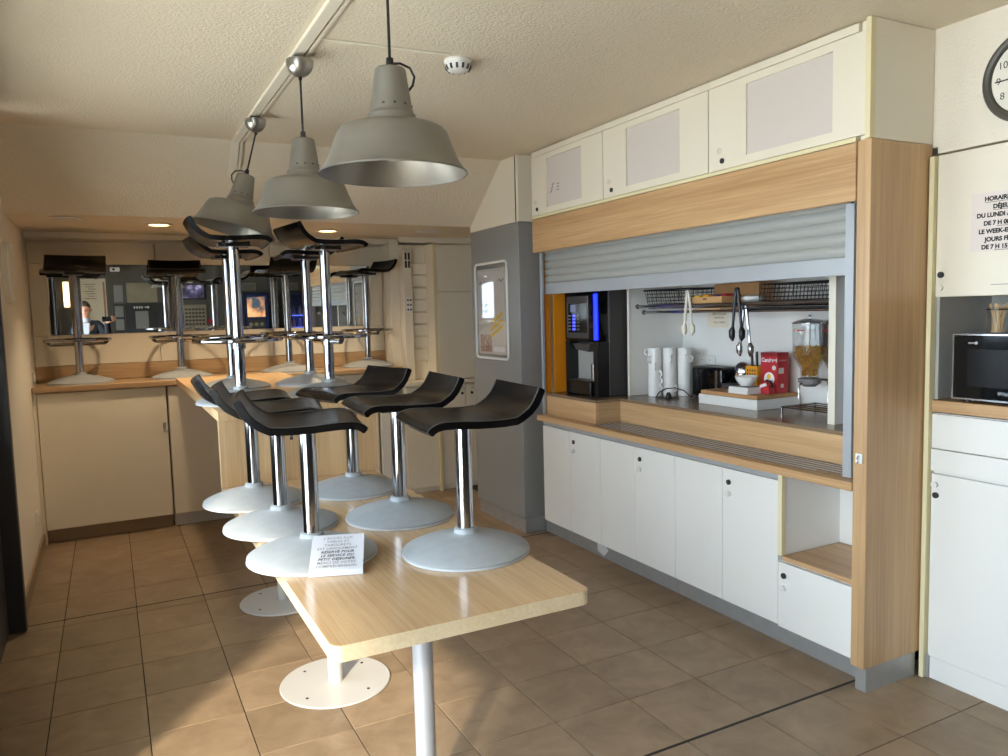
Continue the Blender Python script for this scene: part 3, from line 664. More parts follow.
# ------------------------------------------------------------------ stools
def seat_profile():
    pts = [(-0.204, 0.090), (-0.194, 0.069), (-0.181, 0.046), (-0.163, 0.026), (-0.140, 0.011), (-0.112, 0.003), (-0.07, 0.0), (-0.03, 0.0), (0.01, 0.001), (0.05, 0.004), (0.09, 0.006), (0.120, 0.006), (0.142, 0.002), (0.158, -0.006), (0.170, -0.017)]
    return pts
def seat_mesh():
    pr = seat_profile(); n = len(pr); W = 0.195; m = 12; th = 0.022
    top = []; bot = []
    for i, (x, z) in enumerate(pr):
        a = Vector(pr[max(i-1, 0)]); b = Vector(pr[min(i+1, n-1)]); d = (b-a).normalized(); nrm = Vector((-d.y, d.x))
        u = i/(n-1)
        wid = W*(1-0.05*(1-u)**2)
        for j in range(m+1):
            s = -1+2*j/m
            bow = 0.012*(s*s)*(1.0 if x < -0.1 else 0.35)      # edges lift a little, back wraps forward
            dish = 0.004*(s*s)-0.003
            top.append((x+(0.014*s*s if x < -0.12 else 0)+nrm.x*0, s*wid, z+dish))
            bot.append((x+(0.014*s*s if x < -0.12 else 0)-nrm.x*th, s*wid*0.985, z+dish-nrm.y*th))
    o = len(top); vs = top+bot; fs = []
    for i in range(n-1):
        for j in range(m):
            a = i*(m+1)+j; fs.append((a, a+1, a+m+2, a+m+1)); fs.append((o+a, o+a+m+1, o+a+m+2, o+a+1))
    for i in range(n-1):
        a = i*(m+1); fs.append((a, a+m+1, o+a+m+1, o+a)); a += m; fs.append((a, o+a, o+a+m+1, a+m+1))
    for j in range(m):
        fs.append((j, o+j, o+j+1, j+1)); a = (n-1)*(m+1)+j; fs.append((a, a+1, o+a+1, o+a))
    bm = bmesh.new(); vv = [bm.verts.new(v) for v in vs]
    for f in fs: bm.faces.new([vv[i] for i in f])
    bm.normal_update(); bmesh.ops.recalc_face_normals(bm, faces=bm.faces)
    ed = [e for e in bm.edges if e.calc_face_angle(0) > math.radians(50)]
    bmesh.ops.bevel(bm, geom=ed, offset=0.003, segments=2, affect='EDGES')
    lines = [[], []]
    for i in range(n):
        lines[0].append(Vector(top[i*(m+1)])+Vector((0, 0.010, 0.0004))); lines[1].append(Vector(top[i*(m+1)+m])+Vector((0, -0.010, 0.0004)))
    return MB().bm(bm), lines
def make_stool(tall, label, group):
    t = thing('bar_stool' if tall else 'low_stool', label, 'stool', (0, 0, 0), group)
    R0 = 0.215 if tall else 0.205; k = R0/0.205
    part('base', MB().lathe([(0, 0.004), (0.19*k, 0.004), (0.203*k, 0.007), (0.2035*k, 0.013), (0.196*k, 0.018), (0.175*k, 0.027), (0.14*k, 0.039), (0.10*k, 0.050), (0.065*k, 0.0575), (0.042, 0.061), (0.037, 0.064), (0.0355, 0.078), (0.030, 0.080), (0.0, 0.080)], 56), 'stool_grey', t)
    part('rim', MB().lathe([(0.185*k, 0.0003), (0.204*k, 0.0003), (0.2055*k, 0.003), (0.2045*k, 0.0066), (0.185*k, 0.0039)], 56), 'stool_rim', t)
    top = 0.765 if tall else 0.407
    part('pole', MB().tube([(0, 0, 0.0795), (0, 0, top)], 0.0265, 28), 'chrome', t)
    zs = top+0.035
    sm, ln = seat_mesh(); sm.xf(Matrix.Translation((0.0, 0, zs)))
    st = part('seat', sm, 'seat_black', t, sharp=50)
    for l in ln: part('piping', MB().tube([p+Vector((0, 0, zs)) for p in l], 0.0013, 5), 'seat_piping', st)
    part('mounting_plate', box(-0.075, 0.075, -0.06, 0.06, top-0.001, top+0.014, bev=0.003), 'black_plastic', t)
    part('lever', MB().tube([(-0.04, -0.05, top+0.006), (-0.05, -0.10, top+0.004), (-0.052, -0.14, top-0.002)], 0.005, 8), 'black_plastic', t)
    if tall:
        zr = 0.308
        rg = [(0.205*math.cos(2*PI*q/48), 0.205*math.sin(2*PI*q/48), zr) for q in range(48)]
        part('foot_ring', MB().tube(rg, 0.0105, 10, closed=True), 'chrome', t)
        fb = part('foot_bar', MB().tube([(0, -0.198, zr-0.002), (0, -0.168, zr-0.030), (0, 0.168, zr-0.030), (0, 0.198, zr-0.002)], 0.0105, 8), 'chrome', t)
        for s in (-1, 1): part('end_cap', MB().tube([(0, 0.166*s, zr-0.029), (0, 0.187*s, zr-0.012)], 0.0125, 8), 'black_plastic', fb)
        part('collar', MB().lathe([(0.0268, zr-0.045), (0.034, zr-0.043), (0.034, zr+0.012), (0.0268, zr+0.014)], 24), 'chrome', t)
    return t
low0 = make_stool(False, 'x', 'low stools standing on the breakfast table')
lows = [(0.54, 2.41, -10, 'low black stool on the table holding the reserved notice'),
        (0.525, 2.83, -10, 'low black stool on the table standing behind the stool with the notice'),
        (0.505, 3.28, -6, 'low black stool at the ledge panel, on the table side with the notice'),
        (0.98, 2.19, 174.7, 'low black stool on the table corner nearest the serving cabinets, free of papers'),
        (0.945, 2.71, 176, 'middle low black stool on the table side facing the serving cabinets'),
        (0.92, 3.245, 191, 'low black stool at the ledge panel, on the table side facing the serving cabinets')]
for i, (x, y, a, lab) in enumerate(lows):
    if i == 0: low0.location = (x, y, TZ); low0.rotation_euler = (0, 0, math.radians(a)); low0['label'] = lab
    else: dup(low0, (x, y, TZ), math.radians(a), lab)
tall0 = make_stool(True, 'x', 'tall bar stools put up on the ledge and bar counter')
talls = [(0.572, 3.96, 1.10, -4, 'tall black bar stool on the ledge right under the tilted pendant lamp'),
         (0.645, 4.76, 1.10, 4, 'tall black bar stool on the ledge behind the one under the tilted lamp'),
         (1.10, 4.74, 1.10, 176, 'tall black bar stool at the back of the ledge on the serving hatch side'),
         (1.045, 4.06, 1.10, 8, 'tall black bar stool at the front of the ledge on the serving hatch side'),
         (1.275, 6.185, 1.085, 100, 'tall bar stool on the bar counter, second from the white side column'),
         (1.925, 6.185, 1.085, 192, 'tall bar stool on the bar counter next to the white side column'),
         (0.478, 6.185, 1.085, -92, 'tall bar stool on the bar counter, second from the left wall'),
         (-0.19, 6.185, 1.085, 98, 'tall bar stool on the bar counter next to the left wall')]
for i, (x, y, z, a, lab) in enumerate(talls):
    if i == 0: tall0.location = (x, y, z); tall0.rotation_euler = (0, 0, math.radians(a)); tall0['label'] = lab
    else: dup(tall0, (x, y, z), math.radians(a), lab)
# reserved notice leaning on a stool base
t = thing('reserved_notice', 'small white printed notice leaning on the stool base', 'notice', (0.60, 2.235, TZ))
NA, NB = Vector((0.478, 2.204, TZ+0.001)), Vector((0.626, 2.150, TZ+0.001))           # bottom edge on the table
Rv = (NB-NA).normalized(); NW = (NB-NA).length; back_ = Vector((-Rv.y, Rv.x, 0))
Uv = (back_*math.cos(math.radians(27))+Vector((0, 0, 1))*math.sin(math.radians(27))).normalized(); Nv = Rv.cross(Uv)
L0 = NA+back_*0.004+Vector((0, 0, 0.016)); NH = 0.150
def slab(o, r, u, w_, h_, n, t_): return MB().add([o, o+r*w_, o+r*w_+u*h_, o+u*h_, o-n*t_, o+r*w_-n*t_, o+r*w_+u*h_-n*t_, o+u*h_-n*t_], [(0, 1, 2, 3), (4, 5, 6, 7), (0, 1, 5, 4), (1, 2, 6, 5), (2, 3, 7, 6), (3, 0, 4, 7)])
part('card', slab(L0, Rv, Uv, NW, NH, Nv, 0.001), 'card_paper', t)
part('folded_lip', slab(NA, Rv, (L0-NA).normalized(), NW, (L0-NA).length, back_, -0.001), 'card_paper', t)
mid = L0+Rv*NW*0.5
for k, (s, b) in enumerate([("L'ACC\u00c8S AUX", 0), ('TABLES ET', 0), ('TABOURETS', 0), ('EST UNIQUEMENT', 0), ('R\u00c9SERV\u00c9 POUR', 1), ('LE SERVICE DU', 1), ('PETIT D\u00c9JEUNER.', 1), ('MERCI DE VOTRE', 0), ('COMPR\u00c9HENSION', 0)]):
    v = 0.130-k*0.0148
    text('lettering', s, 0.0135, 'ink' if b else 'ink_grey', t, mid+Uv*v, Rv, Uv, align='CENTER', shear=0.25 if b else 0, bold=0.0004 if b else 0.0001, space=1.1)

# ------------------------------------------------------------------ ceiling fittings
def lamp_meshes():
    # local: z = 0 at the top of the socket housing, going down
    house = [(0.0, 0.0), (0.040, 0.0), (0.044, -0.004), (0.052, -0.06), (0.060, -0.118), (0.063, -0.128), (0.068, -0.132), (0.070, -0.146), (0.076, -0.158)]
    shade = [(0.076, -0.158), (0.10, -0.160), (0.132, -0.166), (0.150, -0.175), (0.158, -0.186), (0.172, -0.224), (0.190, -0.268), (0.205, -0.290), (0.212, -0.296), (0.213, -0.301), (0.209, -0.301)]
    inner = [(0.2085, -0.300), (0.202, -0.289), (0.187, -0.267), (0.169, -0.224), (0.154, -0.188), (0.130, -0.171), (0.06, -0.164), (0.0, -0.163)]
    return house, shade, inner
def pendant(x, y, ztop, label, tilt=0.0, canopy=None, loop=0.0):
    t = thing('pendant_lamp', label, 'lamp', (x, y, ztop-0.301), 'silver pendant lamps over the table')
    house, shade, inner = lamp_meshes()
    X = Matrix.Translation((x, y, ztop)) @ Matrix.Rotation(tilt, 4, 'Y') @ Matrix.Diagonal((0.965, 0.965, 0.95, 1))
    part('socket_housing', MB().lathe(house, 40).xf(X), 'lamp_silver', t)
    part('shade', MB().lathe(shade, 56).xf(X), 'lamp_silver', t)
    part('reflector', MB().lathe(inner, 56).xf(X), 'lamp_inner', t, label='brushed metal inside of the shade')
    part('bulb', MB().lathe([(0.0, -0.262), (0.02, -0.258), (0.033, -0.24), (0.034, -0.222), (0.022, -0.19), (0.016, -0.164)], 20).xf(X), 'lamp_off', t)
    part('cord_grip', MB().lathe([(0.0, 0.030), (0.010, 0.030), (0.012, 0.0), (0.0, 0.0)], 14).xf(X), 'black_plastic', t)
    part('cable_loop', MB().tube([X @ Matrix.Rotation(loop, 4, 'Z') @ Vector(p) for p in ((0.008, 0, 0.016), (0.030, -0.004, 0.018), (0.056, -0.01, 0.006), (0.068, -0.012, -0.018), (0.062, -0.012, -0.044), (0.050, -0.010, -0.058))], 0.0035, 8), 'black_plastic', t)
    for a in (-2.3, -1.75, -1.2, -.5, .6, 1.7): part('screw_hole', MB().tube([X @ Vector((0.057*math.cos(a), 0.057*math.sin(a), -0.108)), X @ Vector((0.0602*math.cos(a), 0.0602*math.sin(a), -0.108))], 0.0035, 8), 'black_plastic', t)
    cx, cy = canopy or (x, y)
    tip = X @ Vector((0, 0, 0.029)); bz = CEIL-0.028
    part('cord', MB().tube([tip, tip.lerp(Vector((cx, cy, bz-0.07)), 0.5), (cx, cy, bz-0.068)], 0.0042, 8), 'black_plastic', t)
    cn = part('canopy', MB().lathe([(0.0, -0.064), (0.017, -0.061), (0.032, -0.052), (0.044, -0.038), (0.051, -0.019), (0.052, 0.0), (0.046, 0.002), (0.0, 0.002)], 32, (cx, cy, bz-0.004)), 'canopy_silver', t)
    part('canopy_nut', MB().tube([(cx, cy, bz-0.078), (cx, cy, bz-0.064)], 0.007, 10), 'black_plastic', cn)
    part('hook', box(cx-0.02, cx+0.02, cy-0.006, cy+0.006, bz-0.002, bz+0.012), 'black_plastic', cn)
    return t
pendant(0.733, 2.05, 2.186, 'silver pendant lamp over the free end of the table')
pendant(0.728, 3.07, 2.209, 'silver pendant lamp between the tilted lamp and the one over the free table end', loop=1.2)
pendant(0.668, 4.06, 2.232, 'tilted silver pendant lamp resting over the ledge stools', tilt=math.radians(15), canopy=(0.724, 4.05), loop=PI)
# cable trunking on the ceiling
t = thing('cable_trunking', 'white cable trunking running along the ceiling above the lamps', 'trunking', (0.73, 2.8, CEIL-0.02))
part('channel', box(0.698, 0.742, 0.5, 4.685, CEIL-0.016, CEIL-0.0005, bev=0.003), 'cream_plastic', t)
part('thin_channel', box(0.751, 0.763, 0.5, 4.685, CEIL-0.012, CEIL-0.0005), 'cream_plastic', t)
sl_ = math.atan2(2.54-2.15, 5.20-4.69)
for nm, x0, x1 in (('slope_channel', 0.698, 0.742), ('slope_thin_channel', 0.751, 0.763)):
    mb = box(x0, x1, 0.0, 0.27, -0.016, -0.0008); mb.xf(Matrix.Translation((0, 4.69, CEIL)) @ Matrix.Rotation(-sl_, 4, 'X')); part(nm, mb, 'cream_plastic', t)
t = thing('smoke_detector', 'round white smoke detector with slotted dome', 'detector', (1.334, 2.914, CEIL-0.05))
part('base', MB().lathe([(0.0, -0.0005), (0.056, -0.0005), (0.058, -0.008), (0.054, -0.016), (0.0, -0.016)], 32, (1.334, 2.914, CEIL)), 'white_plastic', t)
part('dome', MB().lathe([(0.052, -0.016), (0.050, -0.030), (0.042, -0.042), (0.026, -0.049), (0.0, -0.051)], 32, (1.334, 2.914, CEIL)), 'white_plastic', t)
for k in range(12):
    a = 2*PI*k/12; ca, sa = math.cos(a), math.sin(a); c0 = Vector((1.334, 2.914, CEIL))
    part('slot', MB().tube([c0+Vector((0.0505*ca, 0.0505*sa, -0.024)), c0+Vector((0.0485*ca, 0.0485*sa, -0.034)), c0+Vector((0.043*ca, 0.043*sa, -0.0415))], 0.0055, 6), 'dark_grey_plastic', t)
solo('detector_cable', MB().tube([(0.765, 2.882, CEIL-0.005), (1.0, 2.868, CEIL-0.005), (1.275, 2.852, CEIL-0.005)], 0.0045, 6), 'cream_plastic', 'thin cable from trunking to smoke detector', 'cable')
# recessed downlights
SOF = 2.15
for i, (x, y, lit) in enumerate(((-0.18, 5.36, False), (0.344, 5.57, True), (1.492, 5.67, True), (2.243, 5.55, False))):
    lab = ('unlit downlight near the left wall above the bar', 'lit downlight above the bar between mirror stools near the left wall', 'lit downlight above the bar near the white side column', 'unlit downlight in front of the ribbed panel')[i]
    t = thing('downlight', lab, 'downlight', (x, y, SOF-0.02), 'downlights over the bar')
    part('trim_ring', MB().lathe([(0.062, -0.0006), (0.088, -0.0006), (0.090, -0.006), (0.078, -0.012), (0.062, -0.009)], 36, (x, y, SOF)), 'white_plastic' if not lit else 'cream_plastic', t)
    part('lamp_disc', MB().lathe([(0.0, -0.0008), (0.0615, -0.0008), (0.0615, -0.006), (0.0, -0.007)], 32, (x, y, SOF)), 'lamp_lit' if lit else 'lamp_off', t)
    if lit:
        sp = bpy.data.lights.new('downlight_beam', 'SPOT'); sp.energy = 28; sp.color = (1.0, 0.78, 0.52); sp.spot_size = math.radians(120); sp.spot_blend = 0.6; sp.shadow_soft_size = 0.05
        ob = bpy.data.objects.new('downlight_beam', sp); C.objects.link(ob); ob.parent = t; ob.location = (0, 0, 0.005)
# round plate and sockets on the cream wall
t = thing('round_wall_plate', 'pale round plate hung on the cream wall beside the dark post', 'plate', (-0.47, 5.0, 1.62))
ring = lambda x, r, n=40: [(x, 5.02+r*math.cos(2*PI*k/n), 1.80+r*math.sin(2*PI*k/n)) for k in range(n)]
part('disc', MB().tube([(-0.4795, 5.02, 1.80), (-0.455, 5.02, 1.80), (-0.45, 5.02, 1.80)], [0.17, 0.17, 0.155], 40), 'cream_plastic', t)
part('rim', MB().tube(ring(-0.452, 0.158), 0.006, 8, closed=True), 'white_plastic', t)
for zz, yy, lab in ((0.28, 5.62, 'white wall socket low on the cream wall'), (1.14, 6.2, 'white wall socket on the cream wall just above the bar counter')):
    t = thing('wall_socket', lab, 'socket', (-0.475, yy, zz-0.04), 'sockets on the cream wall')
    part('plate', box(-0.4795, -0.470, yy-0.04, yy+0.04, zz-0.04, zz+0.04, bev=0.003), 'white_plastic', t)
    part('socket_face', MB().tube([(-0.4705, yy, zz), (-0.467, yy, zz)], 0.022, 18), 'cream_plastic', t)

# ------------------------------------------------------------------ things in the serving hatch
SH = 0.971
t = thing('coffee_machine', 'tall black coffee machine with blue light strip', 'coffee machine', (2.85, 4.08, SH))
mx0, my0, my1 = 2.655, 3.880, 4.25
part('side_case', box(mx0+0.09, 3.12, my0, my1, SH, 1.665, bev=0.004), 'dark_grey_plastic', t)
part('side_inset', box(mx0+0.25, 3.05, my0-0.003, my0, SH+0.12, 1.58, bev=0.001), 'black_plastic', t)
part('upper_front', box(mx0, mx0+0.089, my0, my1, 1.315, 1.665, bev=0.012, seg=2), 'black_gloss', t)
part('front_column', box(mx0+0.006, mx0+0.089, my0, my0+0.05, SH+0.001, 1.314), 'black_plastic', t)
part('front_column', box(mx0+0.006, mx0+0.089, my1-0.045, my1, SH+0.001, 1.314), 'black_plastic', t)
part('drip_base', box(mx0-0.02, mx0+0.089, my0+0.051, my1-0.046, SH+0.0005, 1.065, bev=0.006), 'black_gloss', t)
part('drip_grid', box(mx0-0.005, mx0+0.085, my0+0.06, my1-0.055, 1.0655, 1.0695), 'dark_grey_plastic', t)
part('recess_back', box(mx0+0.075, mx0+0.089, my0+0.051, my1-0.046, 1.0655, 1.30), 'shutter_grey', t)
part('spout', MB().prism([(my0+0.09, 1.30), (my1-0.08, 1.30), (my1-0.12, 1.262), (my0+0.11, 1.25)], 'x', mx0+0.01, mx0+0.07), 'dark_grey_plastic', t)
part('cup_rest', MB().tube([(mx0+0.05, my0+0.10, 1.07), (mx0+0.05, my0+0.10, 1.17)], 0.024, 16), 'steel', t)
cp = part('control_panel', box(mx0-0.004, mx0+0.001, my0+0.085, my1-0.04, 1.335, 1.60, bev=0.0015), 'dark_grey_plastic', t)
part('panel_trim', MB().box(mx0-0.006, mx0-0.004, my1-0.044, my1-0.04, 1.34, 1.595).box(mx0-0.006, mx0-0.004, my0+0.085, my0+0.089, 1.34, 1.595), 'steel', cp)
part('keypad', box(mx0-0.0055, mx0-0.004, my0+0.10, my1-0.055, 1.37, 1.555), 'black_gloss', cp)
part('display', box(mx0-0.0068, mx0-0.0055, my1-0.145, my1-0.085, 1.50, 1.548), 'display', cp)
for r in range(5):
    zz = 1.385+r*0.0215
    for c in range(2): part('button', box(mx0-0.0072, mx0-0.0055, my1-0.122-c*0.018, my1-0.109-c*0.018, zz, zz+0.013), 'button_blue', cp)
    for yy in (my1-0.085, my1-0.185): part('choice_label', box(mx0-0.0066, mx0-0.0055, yy, yy+0.025, zz+0.002, zz+0.010), 'ink_grey', cp)
part('led_strip', box(mx0-0.006, mx0+0.012, my0-0.002, my0+0.028, 1.325, 1.61, bev=0.004), 'led_blue', t, label='glowing blue light strip')
# mugs
def make_mug(prof):
    t = thing('mug', 'x', 'mug', (0, 0, 0), 'white mugs in three stacks')
    part('cup', MB().lathe(prof, 28), 'porcelain', t)
    part('handle', MB().tube([(0.0405+0.019*math.sin(PI*k/8), 0, 0.049-0.0185*math.cos(PI*k/8)) for k in range(9)], 0.005, 8), 'porcelain', t)
    return t
RIM = [(0.0415, 0.07), (0.0405, 0.0714), (0.0385, 0.07), (0.0375, 0.030)]
mug_a = make_mug([(0.0, 0.0), (0.039, 0.0), (0.041, 0.002)]+RIM+[(0.0375, 0.008), (0.0, 0.005)])                       # plain foot
mug_b = make_mug([(0.0, 0.0), (0.032, 0.0), (0.0345, 0.002), (0.035, 0.0262), (0.041, 0.0266)]+RIM+[(0.0315, 0.027), (0.031, 0.007), (0.0, 0.005)])   # foot that drops into the mug below
used_mug = set()
names = ('mug stack beside the partition', 'middle mug stack', 'mug stack beside the toaster')
for si, (mx, my, angs) in enumerate(((2.985, 3.737, (-82, -80, -84, -128, 190, 150)), (3.062, 3.692, (-80, 120, 105, 100, -120, -112)), (3.14, 3.645, (100, 80, 150, 60, -72, -118)))):
    for k, a in enumerate(angs):
        lab = ('white mug at the bottom of the ', 'white mug second from the bottom of the ', 'white mug third from the bottom of the ', 'white mug third from the top of the ', 'white mug second from the top of the ', 'white mug on top of the ')[k]+names[si]
        loc = (mx, my, SH+k*0.0449); src = mug_a if k == 0 else mug_b
        if src.name not in used_mug: src.location = loc; src.rotation_euler = (0, 0, math.radians(a)); src['label'] = lab; used_mug.add(src.name)
        else: dup(src, loc, math.radians(a), lab)
# power cord
t = thing('power_cord', 'black power cord with plug lying before the mug stacks', 'cord', (2.96, 3.58, SH))
part('cable', MB().tube([(2.905, 3.63, SH+0.004), (2.93, 3.63, SH+0.035), (2.96, 3.60, SH+0.058), (3.0, 3.56, SH+0.062), (3.04, 3.53, SH+0.045), (3.07, 3.515, SH+0.012), (3.09, 3.50, SH+0.004)], 0.0035, 8), 'black_plastic', t)
part('cable_end', MB().tube([(2.905, 3.63, SH+0.004), (2.915, 3.585, SH+0.004), (2.95, 3.545, SH+0.004), (3.0, 3.53, SH+0.004)], 0.0035, 8), 'black_plastic', t)
part('plug', MB().tube([(2.965, 3.585, SH+0.0005), (2.965, 3.585, SH+0.02), (2.965, 3.585, SH+0.036)], [0.019, 0.017, 0.009], 14), 'black_plastic', t)
# socket plate
t = thing('triple_socket', 'white triple socket plate on the hatch back wall', 'socket', (3.285, 3.63, 1.15))
part('plate', box(3.280, 3.2895, 3.53, 3.745, 1.14, 1.215, bev=0.003), 'white_plastic', t)
for yy in (3.568, 3.638, 3.708):
    f = part('outlet', MB().lathe([(0.0, 0.0), (0.022, 0.0), (0.024, 0.003), (0.0, 0.003)], 18).xf(Matrix.Translation((3.280, yy, 1.178)) @ Matrix.Rotation(-PI/2, 4, 'Y')), 'white_laminate', t)
    part('pin', MB().tube([(3.277, yy, 1.186), (3.274, yy, 1.186)], 0.003, 6), 'ink', f)
# note
t = thing('wall_note', 'small cream note taped to the hatch back wall', 'note', (3.288, 3.51, 1.39))
part('sheet', box(3.2885, 3.2895, 3.42, 3.60, 1.388, 1.482), 'paper_cream', t)
for k, (s, zz) in enumerate((('BIEN VOULOIR', 1.462), ('UNE POUR', 1.44), ('VOUS, MERCI', 1.412))): text('lettering', s, 0.017, 'ink', t, (3.2885, 3.50, zz), (0, -1, 0), (0, 0, 1), align='CENTER')
# toaster
t = thing('toaster', 'black toaster standing against the hatch back wall', 'toaster', (3.2, 3.42, SH))
part('body', box(3.13, 3.27, 3.312, 3.575, SH+0.01, 1.158, bev=0.018, seg=3), 'black_gloss', t)
part('top_trim', box(3.15, 3.25, 3.335, 3.555, 1.1582, 1.162), 'steel', t)
for xx in (3.172, 3.212): part('slot', box(xx, xx+0.018, 3.35, 3.54, 1.1622, 1.1632), 'black_plastic', t)
part('steel_band', box(3.127, 3.1295, 3.345, 3.365, SH+0.03, 1.14), 'steel', t)
for xx in (3.15, 3.25):
    for yy in (3.335, 3.55): part('foot', MB().tube([(xx, yy, SH), (xx, yy, SH+0.011)], 0.01, 8), 'black_plastic', t)
# white tray with cardboard
t = thing('serving_tray', 'white deep tray on the raised shelf carrying cartons', 'tray', (3.1, 3.1, SH))
mb = MB().box(2.952, 3.268, 2.868, 3.305, SH, SH+0.004)
for a in ((2.952, 2.956, 2.868, 3.305), (3.264, 3.268, 2.868, 3.305), (2.956, 3.264, 2.868, 2.872), (2.956, 3.264, 3.301, 3.305)): mb.box(*a, SH+0.004, 1.024)
part('tray', mb, 'white_plastic', t)
TT = 1.046
solo('cardboard_sheet', box(2.960, 3.260, 2.876, 3.297, 1.0245, TT, bev=0.001), 'cardboard', 'brown corrugated cardboard lid lying in the white tray', 'cardboard')
# metal box
solo('metal_box', box(3.10, 3.16, 3.19, 3.285, TT+.0002, TT+0.028, bev=0.003), 'dark_grey_plastic', 'flat grey box at the back corner of the cardboard', 'box')
# steel pot with open lid
t = thing('steel_pot', 'small round steel pot with lid tilted open', 'pot', (3.205, 3.19, TT))
cpos = (3.212, 3.236, TT+0.0005)
part('bowl', MB().lathe([(0.0, 0.0), (0.020, 0.0), (0.022, 0.006), (0.012, 0.012), (0.012, 0.02), (0.034, 0.032), (0.045, 0.052), (0.046, 0.068), (0.042, 0.085), (0.039, 0.085), (0.042, 0.066), (0.038, 0.045), (0.0, 0.03)], 28, cpos), 'steel', t)
part('lid', MB().lathe([(0.043, 0.0), (0.038, 0.014), (0.022, 0.024), (0.0, 0.027)], 24).lathe([(0.0, 0.042), (0.007, 0.040), (0.008, 0.032), (0.004, 0.026)], 14).xf(Matrix.Translation((3.215, 3.236, TT+0.108)) @ Matrix.Rotation(math.radians(-58), 4, 'Y') @ Matrix.Rotation(math.radians(20), 4, 'X')), 'steel', t)
part('handle', MB().tube([(3.17, 3.225, TT+0.078), (3.158, 3.222, TT+0.085), (3.150, 3.222, TT+0.06), (3.165, 3.225, TT+0.045)], 0.004, 8), 'kraft', t)
# white box and bowl
t = thing('foil_carton', 'flat white carton with grey film lying on the cardboard', 'carton', (3.04, 3.03, TT))
mb = MB().prism([(0.0, 0.0), (0.13, 0.0), (0.123, 0.034), (0.007, 0.034)], 'y', -0.07, 0.07).xf(Matrix.Translation((2.965, 3.02, TT+0.0003)))
part('carton', mb, 'white_plastic', t)
part('film', box(2.976, 3.084, 2.955, 3.085, TT+0.0345, TT+0.0362), 'ink_grey', t)
solo('white_bowl', MB().lathe([(0.0, 0.0), (0.030, 0.0), (0.034, 0.003), (0.052, 0.028), (0.062, 0.052), (0.060, 0.053), (0.050, 0.030), (0.030, 0.006), (0.0, 0.005)], 32, (3.045, 3.035, TT+0.0366)), 'porcelain', 'plain white bowl standing on the flat carton', 'bowl')
# sweetener box
t = thing('sweetener_box', 'upright red sweetener carton with white lettering', 'box', (3.15, 2.93, TT))
bx0, bx1, by0, by1, bz0, bz1 = 3.115, 3.195, 2.885, 3.0, TT+0.0003, 1.262
part('carton', box(bx0, bx1, by0, by1, bz0, bz1, bev=0.001), 'red_card', t)
part('dark_top', box(bx0-0.0006, bx1+.0006, by0-0.0006, by1+.0006, bz1-0.018, bz1+0.0004), 'red_card_dark', t)
text('lettering', 'Canderel', 0.030, 'paper', t, (bx0, by1-0.006, bz1-0.05), (0, -1, 0), (0, 0, 1), bold=0.0008, width=0.104)
text('lettering', 'Canderel', 0.014, 'paper_pink', t, (bx0+0.006, by0, bz1-0.045), (1, 0, 0), (0, 0, 1), width=0.06)
def disc_on(name, x, y, z, r, mat, par, n=20): part(name, MB().tube([(x+0.0004, y, z), (x-0.0006, y, z)], r, n), mat, par)
disc_on('white_dome', bx0, by0+0.056, bz0+0.075, 0.036, 'paper', t); disc_on('sugar_cube', bx0-0.0006, by0+0.058, bz0+0.088, 0.015, 'yellow_pack', t, 6); disc_on('pale_spot', bx0, by0+0.024, bz0+0.135, 0.013, 'paper_pink', t)
part('side_label', box(bx0+0.008, bx0+0.045, by0-0.0007, by0, bz0+0.105, bz0+0.135), 'paper_pink', t)
part('side_label', box(bx0+0.025, bx0+0.045, by0-0.0007, by0, bz0+0.03, bz0+0.05), 'paper_pink', t)
# opened red pouch
t = thing('red_pouch', 'small opened red and white packet leaning before the sweetener carton', 'packet', (3.09, 2.91, TT))
mb = MB().prism([(2.889, TT+0.0003), (2.945, TT+0.0003), (2.960, TT+0.05), (2.925, TT+0.066), (2.892, TT+0.05)], 'x', 3.06, 3.105)
part('packet', mb, 'red_card', t); part('flap', MB().prism([(2.905, TT+0.045), (2.952, TT+0.03), (2.950, TT+0.045), (2.91, TT+0.06)], 'x', 3.056, 3.0598), 'paper', t)
part('handle', MB().tube([(3.082, 2.950, TT+0.058), (3.082, 2.925, TT+0.072), (3.082, 2.900, TT+0.066), (3.082, 2.884, TT+0.035)], 0.005, 6), 'black_plastic', t)
# cutlery caddy
t = thing('cutlery_caddy', 'orange perforated caddy holding black handled cutlery', 'caddy', (3.22, 3.1, TT))
mb = MB().box(3.175, 3.255, 3.085, 3.17, TT+.0003, TT+0.004)
for a in ((3.175, 3.179, 3.085, 3.17), (3.251, 3.255, 3.085, 3.17), (3.179, 3.251, 3.085, 3.089), (3.179, 3.251, 3.166, 3.17)): mb.box(*a, TT+0.004, 1.178)
part('caddy', mb, 'orange_plastic', t)
for r in range(2):
    for c in range(4): part('hole', box(3.1738, 3.1752, 3.098+c*0.018, 3.105+c*0.018, 1.125+r*0.022, 1.137+r*0.022), 'ink', t)
for k in range(6):
    yy = 3.098+0.0105*k; xx = 3.190+0.014*(k % 3)
    solo('table_knife', MB().tube([(xx, yy, TT+0.02), (xx-0.004, yy+0.0015*k, 1.20), (xx-0.006, yy+0.002*k, 1.245+0.006*(k % 3))], [0.004, 0.006, 0.007], 6), 'black_plastic', 'black handled knife standing in the orange caddy', 'cutlery', 'cutlery in the orange caddy')
